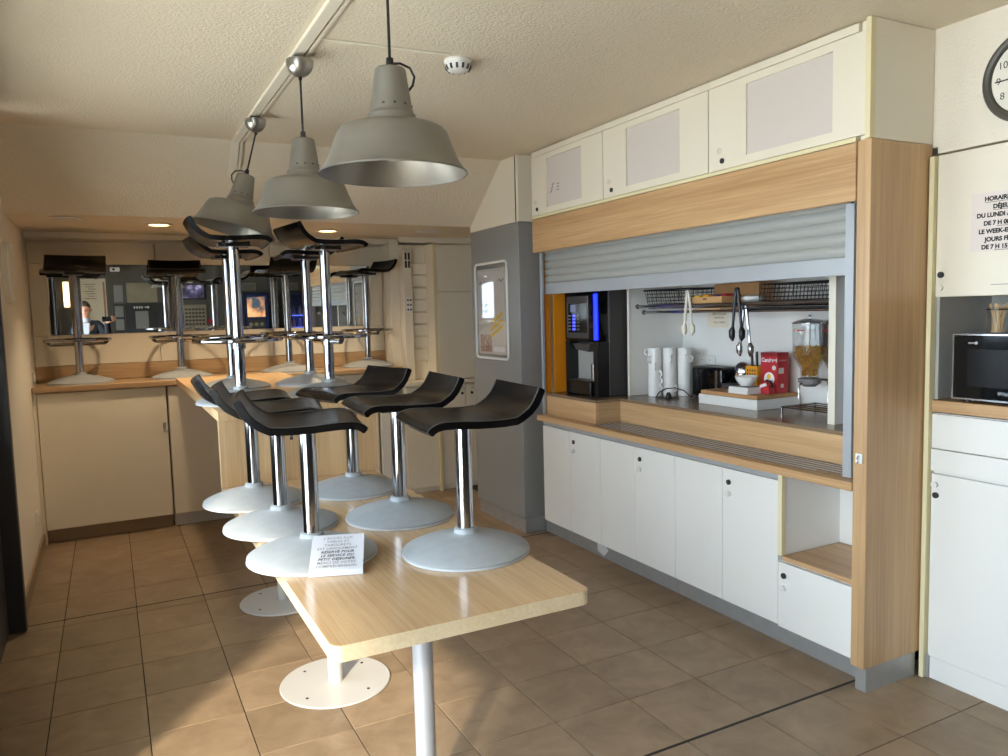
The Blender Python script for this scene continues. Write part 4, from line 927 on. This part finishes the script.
# cereal dispensers
t = thing('dispenser_stand', 'chrome wire stand below the cereal dispensers', 'stand', (3.12, 2.62, SH))
for (x, y) in ((2.99, 2.74), (2.99, 2.44), (3.23, 2.74), (3.23, 2.44)): part('foot', MB().tube([(x, y, SH), (x, y, SH+0.032)], 0.006, 8), 'chrome', t)
for x in (2.99, 3.05, 3.11, 3.17, 3.23): part('rod', MB().tube([(x, 2.74, SH+0.030), (x, 2.44, SH+0.030)], 0.004, 6), 'chrome', t)
for y in (2.44, 2.74): part('cross_bar', MB().tube([(2.985, y, SH+0.030), (3.235, y, SH+0.030)], 0.005, 6), 'chrome', t)
part('back_post', MB().box(3.225, 3.243, 2.56, 2.62, SH+0.035, 1.13), 'white_plastic', t)
part('carrier', MB().tube([(3.222, 2.712, 1.128), (3.232, 2.59, 1.128), (3.222, 2.535, 1.128)], 0.006, 8), 'chrome', t)
for i, (x, y, mt, lab) in enumerate(((3.155, 2.712, 'corn', 'clear cereal dispenser of cornflakes beside the red carton'), (3.155, 2.535, 'muesli', 'clear cereal dispenser of muesli beside the white partition'))):
    t = thing('cereal_dispenser', lab, 'dispenser', (x, y, 1.09), 'cereal dispensers')
    part('cylinder', MB().lathe([(0.044, 1.14), (0.046, 1.185), (0.060, 1.21), (0.080, 1.25), (0.084, 1.27), (0.085, 1.415), (0.083, 1.415), (0.082, 1.27), (0.078, 1.252), (0.058, 1.212), (0.044, 1.187), (0.042, 1.14)], 36, (x, y, 0)), 'clear_plastic', t)
    part('wheel_bowl', MB().lathe([(0.0, 1.095), (0.03, 1.096), (0.052, 1.112), (0.058, 1.135), (0.050, 1.1385), (0.0, 1.1385)], 28, (x, y, 0)), 'ink_grey', t)
    lid = part('lid', MB().lathe([(0.087, 1.4155), (0.088, 1.422), (0.060, 1.433), (0.03, 1.439), (0.0, 1.441)], 36, (x, y, 0)), 'steel', t)
    part('lid_knob', MB().lathe([(0.0, 1.460), (0.008, 1.459), (0.009, 1.453), (0.003, 1.450), (0.003, 1.440)], 14, (x, y, 0)), 'steel', lid)
    part('crank', MB().tube([(x-0.055, y, 1.118), (x-0.075, y, 1.105), (x-0.082, y-0.004, 1.075), (x-0.082, y-0.004, 1.04)], 0.004, 8), 'chrome', t)
    text('lettering', "Kellogg's", 0.017, 'red_card', t, (x-0.0835, y+0.030, 1.378), (0.18, -1, 0), (0, 0, 1), shear=0.3, bold=0.0006)
    fm = MB(); rr = random.Random(3+i)
    for k in range(1300):
        zz = rr.uniform(1.150, 1.300); rmax = 0.036+0.037*min(1, max(0, (zz-1.19)/0.07)); a = rr.uniform(0, 2*PI); q = rmax*math.sqrt(rr.uniform(0.35, 1))
        m = Matrix.Translation((x+q*math.cos(a), y+q*math.sin(a), zz)) @ Matrix.Rotation(rr.uniform(0, 6), 4, 'X') @ Matrix.Rotation(rr.uniform(0, 6), 4, 'Z')
        s = rr.uniform(0.005, 0.009) if i == 0 else rr.uniform(0.003, 0.007)
        vs = [m @ Vector(p) for p in ((-s, -s*.6, 0), (s*.3, -s, s*.3), (s, .2*s, 0), (.2*s, s, s*.4), (-s*.8, s*.5, -.2*s))]
        fm.add(vs, [(0, 1, 2, 3, 4)])
    solo('cornflakes' if i == 0 else 'muesli', fm, mt, 'golden cornflakes filling the dispenser beside the red carton' if i == 0 else 'muesli filling the dispenser beside the white partition', 'cereal', kind='stuff')
# hanging rack, baskets, tongs
t = thing('hanging_rack', 'dark steel tube rack across the hatch above the mugs', 'rack', (3.0, 3.1, 1.48))
for (x, z) in ((2.925, 1.525), (3.02, 1.515), (3.12, 1.515), (2.975, 1.488)):
    part('tube', MB().tube([(x, 2.36, z), (x, 3.83, z)], 0.0085, 12), 'steel', t)
for x, z in ((2.925, 1.525), (2.975, 1.488)): part('flange', MB().tube([(x, 3.822, z), (x, 3.831, z)], 0.015, 14), 'steel', t)
for y in (2.62, 3.2, 3.7): part('cross_tube', MB().tube([(2.925, y, 1.520), (3.02, y, 1.513), (3.12, y, 1.513)], 0.005, 8), 'steel', t)
def basket(x0, x1, y0, y1, z0, h, label, lean=0.03, step=0.022):
    t = thing('wire_basket', label, 'basket', ((x0+x1)/2, (y0+y1)/2, z0), 'black wire baskets on the rack')
    rim = [(x0-lean, y0-lean*0.3, z0+h), (x0-lean, y1+lean*.3, z0+h), (x1, y1+lean*.3, z0+h), (x1, y0-lean*.3, z0+h)]
    part('rim', MB().tube(rim, 0.004, 6, closed=True), 'black_wire', t)
    mb = MB(); n = int((y1-y0)/step)
    for k in range(n+1):
        y = y0+(y1-y0)*k/n; mb.tube([(x0-lean, y, z0+h), (x0, y, z0+0.003), (x1, y, z0+0.003), (x1, y, z0+h)], 0.0018, 4)
    for k in range(8):
        x = x0+(x1-x0)*k/7; mb.tube([(x, y0-lean*.3, z0+h), (x, y0, z0+0.003), (x, y1, z0+0.003), (x, y1+lean*.3, z0+h)], 0.0018, 4)
    for q in (0.25, 0.5, 0.75): mb.tube([(x0-lean*q, y0, z0+h*q), (x0-lean*q, y1, z0+h*q), (x1, y1, z0+h*q), (x1, y0, z0+h*q)], 0.0016, 4, closed=True)
    part('wires', mb, 'black_wire', t, kind='stuff')
    return t
basket(2.955, 3.2, 3.36, 3.76, 1.5345, 0.085, 'black wire basket on the rack beside the partition of the coffee machine', lean=0.025)
basket(2.955, 3.2, 2.40, 2.86, 1.5345, 0.085, 'black wire basket on the rack above the cereal dispensers', lean=-0.02)
solo('oven_tray', box(2.93, 3.15, 2.38, 2.95, 1.497, 1.505), 'black_plastic', 'flat black tray hung under the rack', 'tray')
t = thing('snack_box', 'shallow wooden box of snack packets on the rack', 'box', (3.0, 3.22, 1.534))
mb = MB().box(2.93, 3.09, 3.10, 3.335, 1.5345, 1.538)
for a in ((2.93, 2.934, 3.10, 3.335), (3.086, 3.09, 3.10, 3.335), (2.934, 3.086, 3.10, 3.104), (2.934, 3.086, 3.331, 3.335)): mb.box(*a, 1.538, 1.568)
part('box', mb, 'kraft', t); part('grip_hole', box(2.9288, 2.930, 3.215, 3.245, 1.552, 1.559), 'ink', t)
for k, (y0, mt, lab) in enumerate(((3.285, 'yellow_pack', 'yellow snack packet in the wooden box on the rack'), (3.225, 'orange_plastic', 'orange snack packet in the wooden box on the rack'), (3.165, 'purple_pack', 'purple snack packet in the wooden box on the rack'), (3.108, 'red_card', 'red snack packet in the wooden box on the rack'))):
    solo('snack_packet', box(2.94+0.01*k, 3.03, y0, y0+0.044, 1.5385, 1.578+0.004*(k % 2), bev=0.006, seg=2), mt, lab, 'packet', 'snack packets in the wooden box')
solo('cardboard_box', box(3.10, 3.2, 3.0, 3.34, 1.525, 1.64, bev=0.002), 'cardboard', 'brown cardboard box at the back of the rack', 'box')
solo('wood_board', box(2.935, 3.10, 3.12, 3.33, 1.4975, 1.505, bev=0.001), 'kraft', 'thin wooden tray hung under the snack box', 'tray')
solo('plastic_pack', MB().lathe([(0.0, 0.0), (0.04, 0.0), (0.06, 0.012), (0.055, 0.026), (0.03, 0.034), (0.0, 0.03)], 14, (2.985, 2.93, 1.5345)), 'white_plastic', 'crumpled white plastic pack on the rack', 'pack')
def tongs(x, y, ztop, L, spread, mat, label, tipmat=None, tilt=0.0):
    t = thing('tongs', label, 'tongs', (x, y, ztop-L), 'tongs hanging from the rack')
    for s in (-1, 1):
        pts = [(x, y+s*0.006, ztop), (x, y+s*(0.010+spread*.35)+tilt*.3, ztop-L*0.4), (x, y+s*spread+tilt*.7, ztop-L*0.72)]
        a = part('arm', MB().tube(pts, [0.009, 0.008, 0.007], 8), mat, t)
        p = Vector(pts[-1])
        part('tip', MB().tube([p, p+Vector((0, s*0.006+tilt*.1, -L*0.08)), p+Vector((0, s*0.006+tilt*.2, -L*0.2)), p+Vector((0, tilt*.3, -L*0.28))], [0.008, 0.017, 0.016, 0.004], 10), tipmat or mat, a)
    part('hinge', MB().tube([(x-0.008, y, ztop-0.002), (x+0.008, y, ztop-0.002)], 0.012, 12), mat, t)
    return t
tongs(2.908, 3.342, 1.60, 0.245, 0.028, 'cream_plastic', 'cream plastic tongs hanging from the rack')
tongs(2.908, 2.965, 1.60, 0.27, 0.03, 'black_plastic', 'black plastic tongs hanging from the rack')
tongs(2.945, 2.945, 1.51, 0.26, 0.034, 'steel', 'steel tongs hanging behind the black tongs')

# ------------------------------------------------------------------ entrance wall seen in the mirror
RY = -2.80
_before = set(bpy.data.objects)
def flat(name, x0, x1, z0, z1, mat, label, cat, group=None, d=0.012): return solo(name, box(x0, x1, RY+.0005, RY+d, z0, z1), mat, label, cat, group)
t = thing('notice_board', 'white notice panel with orange edge beside the side windows', 'notice board', (-0.2, RY, 1.2))
part('panel', box(-0.5, 0.02, RY+.0005, RY+0.02, 1.2, 2.36), 'cream_laminate', t); part('orange_edge', box(-0.03, 0.0, RY+0.02, RY+0.026, 1.2, 2.30), 'cardboard', t)
pp = part('sheet', box(-0.42, -0.05, RY+0.0205, RY+0.022, 1.92, 2.30), 'paper_cream', t)
for k in range(7): part('print_line', box(-0.33+0.03*(k % 3), -0.14-0.03*(k % 2), RY+0.022, RY+0.0226, 2.25-k*0.042, 2.262-k*0.042), 'ink_grey', pp)
part('sheet', box(-0.42, -0.05, RY+0.0205, RY+0.022, 1.5, 1.9), 'paper_cream', t)
t = thing('window_slit_glow', 'glowing vertical strip on the rear wall standing in for a window slit', 'light', (-0.6, RY, 1.87))
part('housing', box(-0.66, -0.56, RY+.0005, RY+0.03, 1.85, 2.31), 'white_plastic', t); part('tube', box(-0.645, -0.575, RY+0.0305, RY+0.05, 1.87, 2.29), 'lamp_lit', t)  # emissive strip stands in for a bright window slit, not a tube lamp
flat('grey_poster', 0.14, 0.29, 1.93, 2.24, 'grey_paint', 'grey poster under the small projector', 'poster')
t = thing('notice_sheets', 'dark board of two grey sheets beside the arrow sign', 'notice board', (0.2, RY, 1.4))
part('board', box(0.12, 0.30, RY+.0005, RY+0.012, 1.38, 1.90), 'dark_frame', t)
for z0 in (1.42, 1.66): part('sheet', box(0.14, 0.28, RY+0.0125, RY+0.014, z0, z0+0.2), 'grey_paint', t)
flat('pale_board', 0.35, 0.86, 1.92, 2.28, 'rear_board', 'large beige planning board above the arrow sign', 'notice board')
flat('dark_backdrop', 0.31, 1.2, 1.0, 1.915, 'dark_frame', 'dark panel behind the arrow sign', 'panel', d=0.008)
t = thing('arrow_sign', 'black sign with white arrow and pictograms', 'sign', (0.6, RY, 1.77))
part('plate', box(0.432, 0.76, RY+0.0085, RY+0.02, 1.775, 1.888), 'black_plastic', t)
part('arrow', MB().prism([(0.72, 1.832), (0.685, 1.86), (0.685, 1.84), (0.635, 1.84), (0.635, 1.824), (0.685, 1.824), (0.685, 1.804)], 'y', RY+0.02, RY+0.0215), 'paper', t)
for k in range(4): part('pictogram', box(0.455+k*0.042, 0.478+k*0.042, RY+0.02, RY+0.0215, 1.81, 1.85), 'paper', t)
flat('white_notice', 0.474, 0.69, 1.44, 1.76, 'grey_paint', 'pale printed notice below the arrow sign', 'notice', d=0.013).location.y += 0.0085
t = thing('projector', 'small white projector on a ceiling bracket', 'projector', (0.17, RY+0.3, 2.3))
part('body', box(0.10, 0.26, RY+0.2, RY+0.4, 2.33, 2.40, bev=0.01), 'white_plastic', t); part('bracket', MB().tube([(0.18, RY+0.3, 2.40), (0.18, RY+0.3, 2.539)], 0.012, 8), 'black_plastic', t); part('lens', MB().tube([(0.16, RY+0.40, 2.36), (0.16, RY+0.41, 2.36)], 0.02, 12), 'black_gloss', t)
t = thing('television', 'wall television showing a violet picture', 'television', (1.49, RY, 1.97))
part('case', box(1.28, 1.70, RY+0.0005, RY+0.05, 1.965, 2.25, bev=0.006), 'black_plastic', t); part('screen', box(1.30, 1.68, RY+0.0502, RY+0.053, 1.99, 2.235), 'tv_picture', t)
t = thing('key_rack', 'cream slotted letter rack below the television', 'rack', (1.5, RY, 1.37))
part('board', box(1.30, 1.70, RY+0.0005, RY+0.04, 1.36, 1.86), 'rear_board', t)
for r in range(6):
    for c in range(6): part('slot', box(1.325+c*0.06, 1.365+c*0.06, RY+0.0402, RY+0.043, 1.41+r*0.07, 1.44+r*0.07), 'ink', t)
flat('red_notice', 1.73, 1.83, 1.5, 1.58, 'red_card', 'small red fire notice beside the letter rack', 'notice')
for x0, lab in ((2.38, 'pale ventilation grille above the vending machine'), (3.2, 'pale ventilation grille above the glass fridge')):
    t = thing('air_grille', lab, 'grille', (x0+.12, RY, 2.13), 'ventilation grilles')
    part('frame', box(x0, x0+0.26, RY+.0005, RY+0.02, 2.125, 2.27), 'rear_board', t)
    for k in range(6): part('louvre', box(x0+0.015, x0+0.245, RY+0.02, RY+0.026, 2.14+k*0.02, 2.15+k*0.02), 'rear_wall', t)
t = thing('vending_machine', 'blue framed vending machine with bright globe picture', 'vending machine', (2.53, RY+0.3, 0))
part('case', box(2.32, 2.78, RY+0.001, RY+0.55, 0.0, 1.92, bev=0.01), 'black_plastic', t); part('blue_frame', box(2.335, 2.765, RY+0.55, RY+0.556, 0.6, 1.905), 'navy_frame', t)
part('screen', box(2.375, 2.70, RY+0.557, RY+0.56, 1.46, 1.84), 'globe_picture', t); part('selection_panel', box(2.375, 2.70, RY+0.557, RY+0.56, 1.22, 1.42), 'dark_grey_plastic', t)
for k in range(3): part('cup_picture', MB().tube([(2.43+k*0.1, RY+0.56, 1.32), (2.43+k*0.1, RY+0.563, 1.32)], 0.036, 14), 'rear_board', t)
t = thing('glass_fridge', 'tall glass door fridge with blue lit shelves', 'fridge', (3.5, RY+0.3, 0))
mb = MB().box(3.14, 3.9, RY+.001, RY+0.06, 0, 1.95).box(3.14, 3.19, RY+0.06, RY+0.6, 0, 1.95).box(3.85, 3.9, RY+0.06, RY+0.6, 0, 1.95).box(3.19, 3.85, RY+0.06, RY+0.6, 1.88, 1.95).box(3.19, 3.85, RY+0.06, RY+0.6, 0, 0.4)
part('case', mb, 'dark_frame', t)
part('glass_door', box(3.19, 3.85, RY+0.57, RY+0.58, 0.4, 1.88), 'clear_plastic', t)
for k in range(5): part('shelf', box(3.195, 3.845, RY+0.07, RY+0.5, 0.5+k*0.24, 0.515+k*0.24), 'fridge_glow', t)
for k in range(2, 5):
    for q in range(5):
        kind = (k+q) % 3
        solo('drink_bottle', MB().lathe([(0.0, 0.0), (0.03, 0.0), (0.032, 0.01), (0.032, 0.11), (0.014, 0.15), (0.014, 0.18), (0.0, 0.18)], 12, (3.27+q*0.12, RY+0.4, 0.5155+k*0.24)), ('muesli', 'grey_paint', 'rear_board')[kind],
             'small %s drink bottle on the %s lit shelf of the glass fridge' % (('amber', 'grey', 'beige')[kind], ('third highest', 'second highest', 'highest')[k-2]), 'bottle', 'bottles in the glass fridge')

for o in set(bpy.data.objects)-_before:            # these hang on the wall, 14 cm lower than first drawn
    if o.parent is None and not o.name.startswith(('vending', 'glass_fr', 'drink', 'projector')): o.location.z -= 0.145
# ------------------------------------------------------------------ the photographer (seen in the mirror)
PXc, PYc = -0.29, -0.52
def skin_body():
    J = {'pel': (0, 0, 0.98, 0.15, 0.115), 'waist': (0, 0, 1.10, 0.15, 0.11), 'chest': (0, 0.01, 1.30, 0.17, 0.115), 'neckb': (0, 0, 1.46, 0.075, 0.07), 'neck': (0.0, 0.015, 1.52, 0.055, 0.055), 'head0': (0.0, 0.03, 1.565, 0.062, 0.072), 'head1': (0.0, 0.03, 1.635, 0.082, 0.098), 'head2': (0, 0.02, 1.71, 0.074, 0.086),
         'shR': (0.17, 0, 1.42, 0.065, 0.065), 'elR': (0.30, 0.12, 1.22, 0.05, 0.05), 'wrR': (0.29, 0.36, 1.46, 0.032, 0.032),
         'shL': (-0.145, 0, 1.42, 0.06, 0.065), 'elL': (-0.165, 0.02, 1.15, 0.045, 0.045), 'wrL': (-0.15, 0.10, 0.92, 0.032, 0.032), 'haL': (-0.145, 0.13, 0.84, 0.035, 0.02),
         'hipR': (0.09, 0, 0.92, 0.095, 0.095), 'knR': (0.10, 0.01, 0.50, 0.065, 0.065), 'anR': (0.10, -0.02, 0.09, 0.042, 0.042), 'toR': (0.11, 0.16, 0.04, 0.04, 0.03),
         'hipL': (-0.09, 0, 0.92, 0.095, 0.095), 'knL': (-0.10, 0.01, 0.50, 0.065, 0.065), 'anL': (-0.10, -0.02, 0.09, 0.042, 0.042), 'toL': (-0.11, 0.16, 0.04, 0.04, 0.03)}
    E = [('pel', 'waist'), ('waist', 'chest'), ('chest', 'neckb'), ('neckb', 'neck'), ('neck', 'head0'), ('head0', 'head1'), ('head1', 'head2'), ('chest', 'shR'), ('shR', 'elR'), ('elR', 'wrR'), ('chest', 'shL'), ('shL', 'elL'), ('elL', 'wrL'), ('wrL', 'haL'), ('pel', 'hipR'), ('hipR', 'knR'), ('knR', 'anR'), ('anR', 'toR'), ('pel', 'hipL'), ('hipL', 'knL'), ('knL', 'anL'), ('anL', 'toL')]
    return J, E
def skinned(name, J, E, parent, mat, root, grow=1.0, loc=(0, 0, 0)):
    ks = list(J); me = bpy.data.meshes.new(name)
    me.from_pydata([J[k][:3] for k in ks], [(ks.index(a), ks.index(b)) for a, b in E], [])
    o = bpy.data.objects.new(name, me); C.objects.link(o); o.parent = parent; o.location = loc
    sk = o.modifiers.new('skin', 'SKIN'); sk.use_smooth_shade = True
    for i, k in enumerate(ks):
        v = me.skin_vertices[0].data[i]; v.radius = (J[k][3]*grow, J[k][4]*grow); v.use_root = (k == root)
    o.modifiers.new('sub', 'SUBSURF').levels = 2; o.modifiers['sub'].render_levels = 2
    dg = bpy.context.evaluated_depsgraph_get(); m2 = bpy.data.meshes.new_from_object(o.evaluated_get(dg)); o.modifiers.clear(); o.data = m2
    m2.materials.clear(); m2.materials.append(MATS[mat]); m2.polygons.foreach_set('use_smooth', [True]*len(m2.polygons))
    return o
J, E = skin_body()
man = thing('person', 'person in dark blazer and pale shirt holding up a phone', 'person', (PXc, PYc, 0))
body = skinned('body', J, E, man, 'skin', 'pel')
def sub(keys, **rep):
    K = {k: (rep[k] if k in rep else J[k]) for k in keys}
    return K, [(a, b) for a, b in E if a in keys and b in keys]
K, E2 = sub(['pel', 'waist', 'chest', 'shR', 'elR', 'wrR', 'shL', 'elL', 'wrL'])
skinned('blazer', K, E2, man, 'jacket_navy', 'pel', 1.16)
K, E2 = sub(['pel', 'hipR', 'knR', 'anR', 'hipL', 'knL', 'anL']); skinned('trousers', K, E2, man, 'trousers_grey', 'pel', 1.14)
for s in ('R', 'L'):
    K = {'a': (J['an'+s][0], -0.05, 0.05, 0.05, 0.048), 'b': (J['to'+s][0], 0.07, 0.045, 0.05, 0.042), 'c': (J['to'+s][0], 0.19, 0.04, 0.045, 0.036)}
    skinned('shoe', K, [('a', 'b'), ('b', 'c')], man, 'shoe_black', 'a')
part('shirt_front', MB().prism([(-0.055, 1.44), (0.055, 1.44), (0.012, 1.12), (-0.012, 1.12)], 'y', 0.10, 0.146), 'shirt_blue', man, local=True)
part('collar', MB().lathe([(0.064, 1.455), (0.074, 1.46), (0.066, 1.515), (0.060, 1.51)], 20, (0, 0.01, 0)), 'shirt_blue', man, local=True)
hb = MB(); n = 16
for i in range(9):
    for j in range(n): 
        th_ = PI*0.46*i/8; ph = 2*PI*j/n; hb.v.append(Vector((0.082*math.sin(th_)*math.cos(ph), -0.004+0.10*math.sin(th_)*math.sin(ph)-0.012*i/8, 1.665+0.118*math.cos(th_))))
for i in range(8):
    for j in range(n): hb.f.append([i*n+j, i*n+(j+1) % n, (i+1)*n+(j+1) % n, (i+1)*n+j])
part('hair', hb, 'hair_brown', man, local=True)
part('nose', MB().tube([(0, 0.118, 1.655), (0, 0.136, 1.622), (0, 0.122, 1.612)], [0.007, 0.013, 0.008], 8), 'skin', man, local=True)
for s in (-1, 1):
    part('eye', MB().lathe([(0.0, -0.008), (0.007, -0.004), (0.009, 0.0), (0.007, 0.004), (0.0, 0.008)], 10, (0.031*s, 0.112, 1.645)), 'ink', man, local=True)
    part('ear', MB().tube([(0.080*s, 0.02, 1.62), (0.088*s, 0.012, 1.645), (0.082*s, 0.015, 1.668)], [0.010, 0.014, 0.009], 8), 'skin', man, local=True)
part('mouth', MB().tube([(-0.022, 0.112, 1.585), (0, 0.118, 1.582), (0.022, 0.112, 1.585)], 0.004, 6), 'red_card_dark', man, local=True)
# right hand closed on the phone's edge
HP = Vector((0.10, -0.085, 1.50))-Vector((PXc, PYc, 0))
Kh = {'w': (*J['wrR'][:3], 0.028, 0.028), 'p': (*(HP+Vector((0.004, -0.01, -0.01))), 0.032, 0.020), 'q': (*(HP+Vector((-0.004, 0.015, 0.012))), 0.030, 0.018)}
Eh = [('w', 'p'), ('p', 'q')]
for i in range(4):
    z = 0.034-0.022*i
    Kh['f%da' % i] = (*(HP+Vector((-0.004, 0.035, z))), 0.009, 0.009); Kh['f%db' % i] = (*(HP+Vector((-0.020, 0.062, z+0.004))), 0.0085, 0.0085); Kh['f%dc' % i] = (*(HP+Vector((-0.045+0.004*i, 0.066, z+0.004))), 0.0075, 0.0075)
    Eh += [('q', 'f%da' % i), ('f%da' % i, 'f%db' % i), ('f%db' % i, 'f%dc' % i)]
Kh['ta'] = (*(HP+Vector((-0.018, 0.0, 0.0))), 0.011, 0.011); Kh['tb'] = (*(HP+Vector((-0.040, 0.018, 0.012))), 0.0095, 0.0095); Kh['tc'] = (*(HP+Vector((-0.056, 0.032, 0.016))), 0.008, 0.008)
Eh += [('p', 'ta'), ('ta', 'tb'), ('tb', 'tc')]
skinned('hand', Kh, Eh, man, 'skin', 'p')
ph = thing('phone', 'dark phone held up sideways by the person', 'phone', (0.02, -0.035, 1.47))
part('case', box(-0.065, 0.085, -0.046, -0.038, 1.462, 1.538, bev=0.003), 'black_plastic', ph)
part('screen', box(-0.060, 0.080, -0.0468, -0.046, 1.466, 1.534), 'black_gloss', ph)
part('lens_block', box(-0.06, -0.025, -0.038, -0.035, 1.50, 1.534, bev=0.001), 'black_gloss', ph)
for o in bpy.data.objects:
    if '_off' in o: del o['_off']
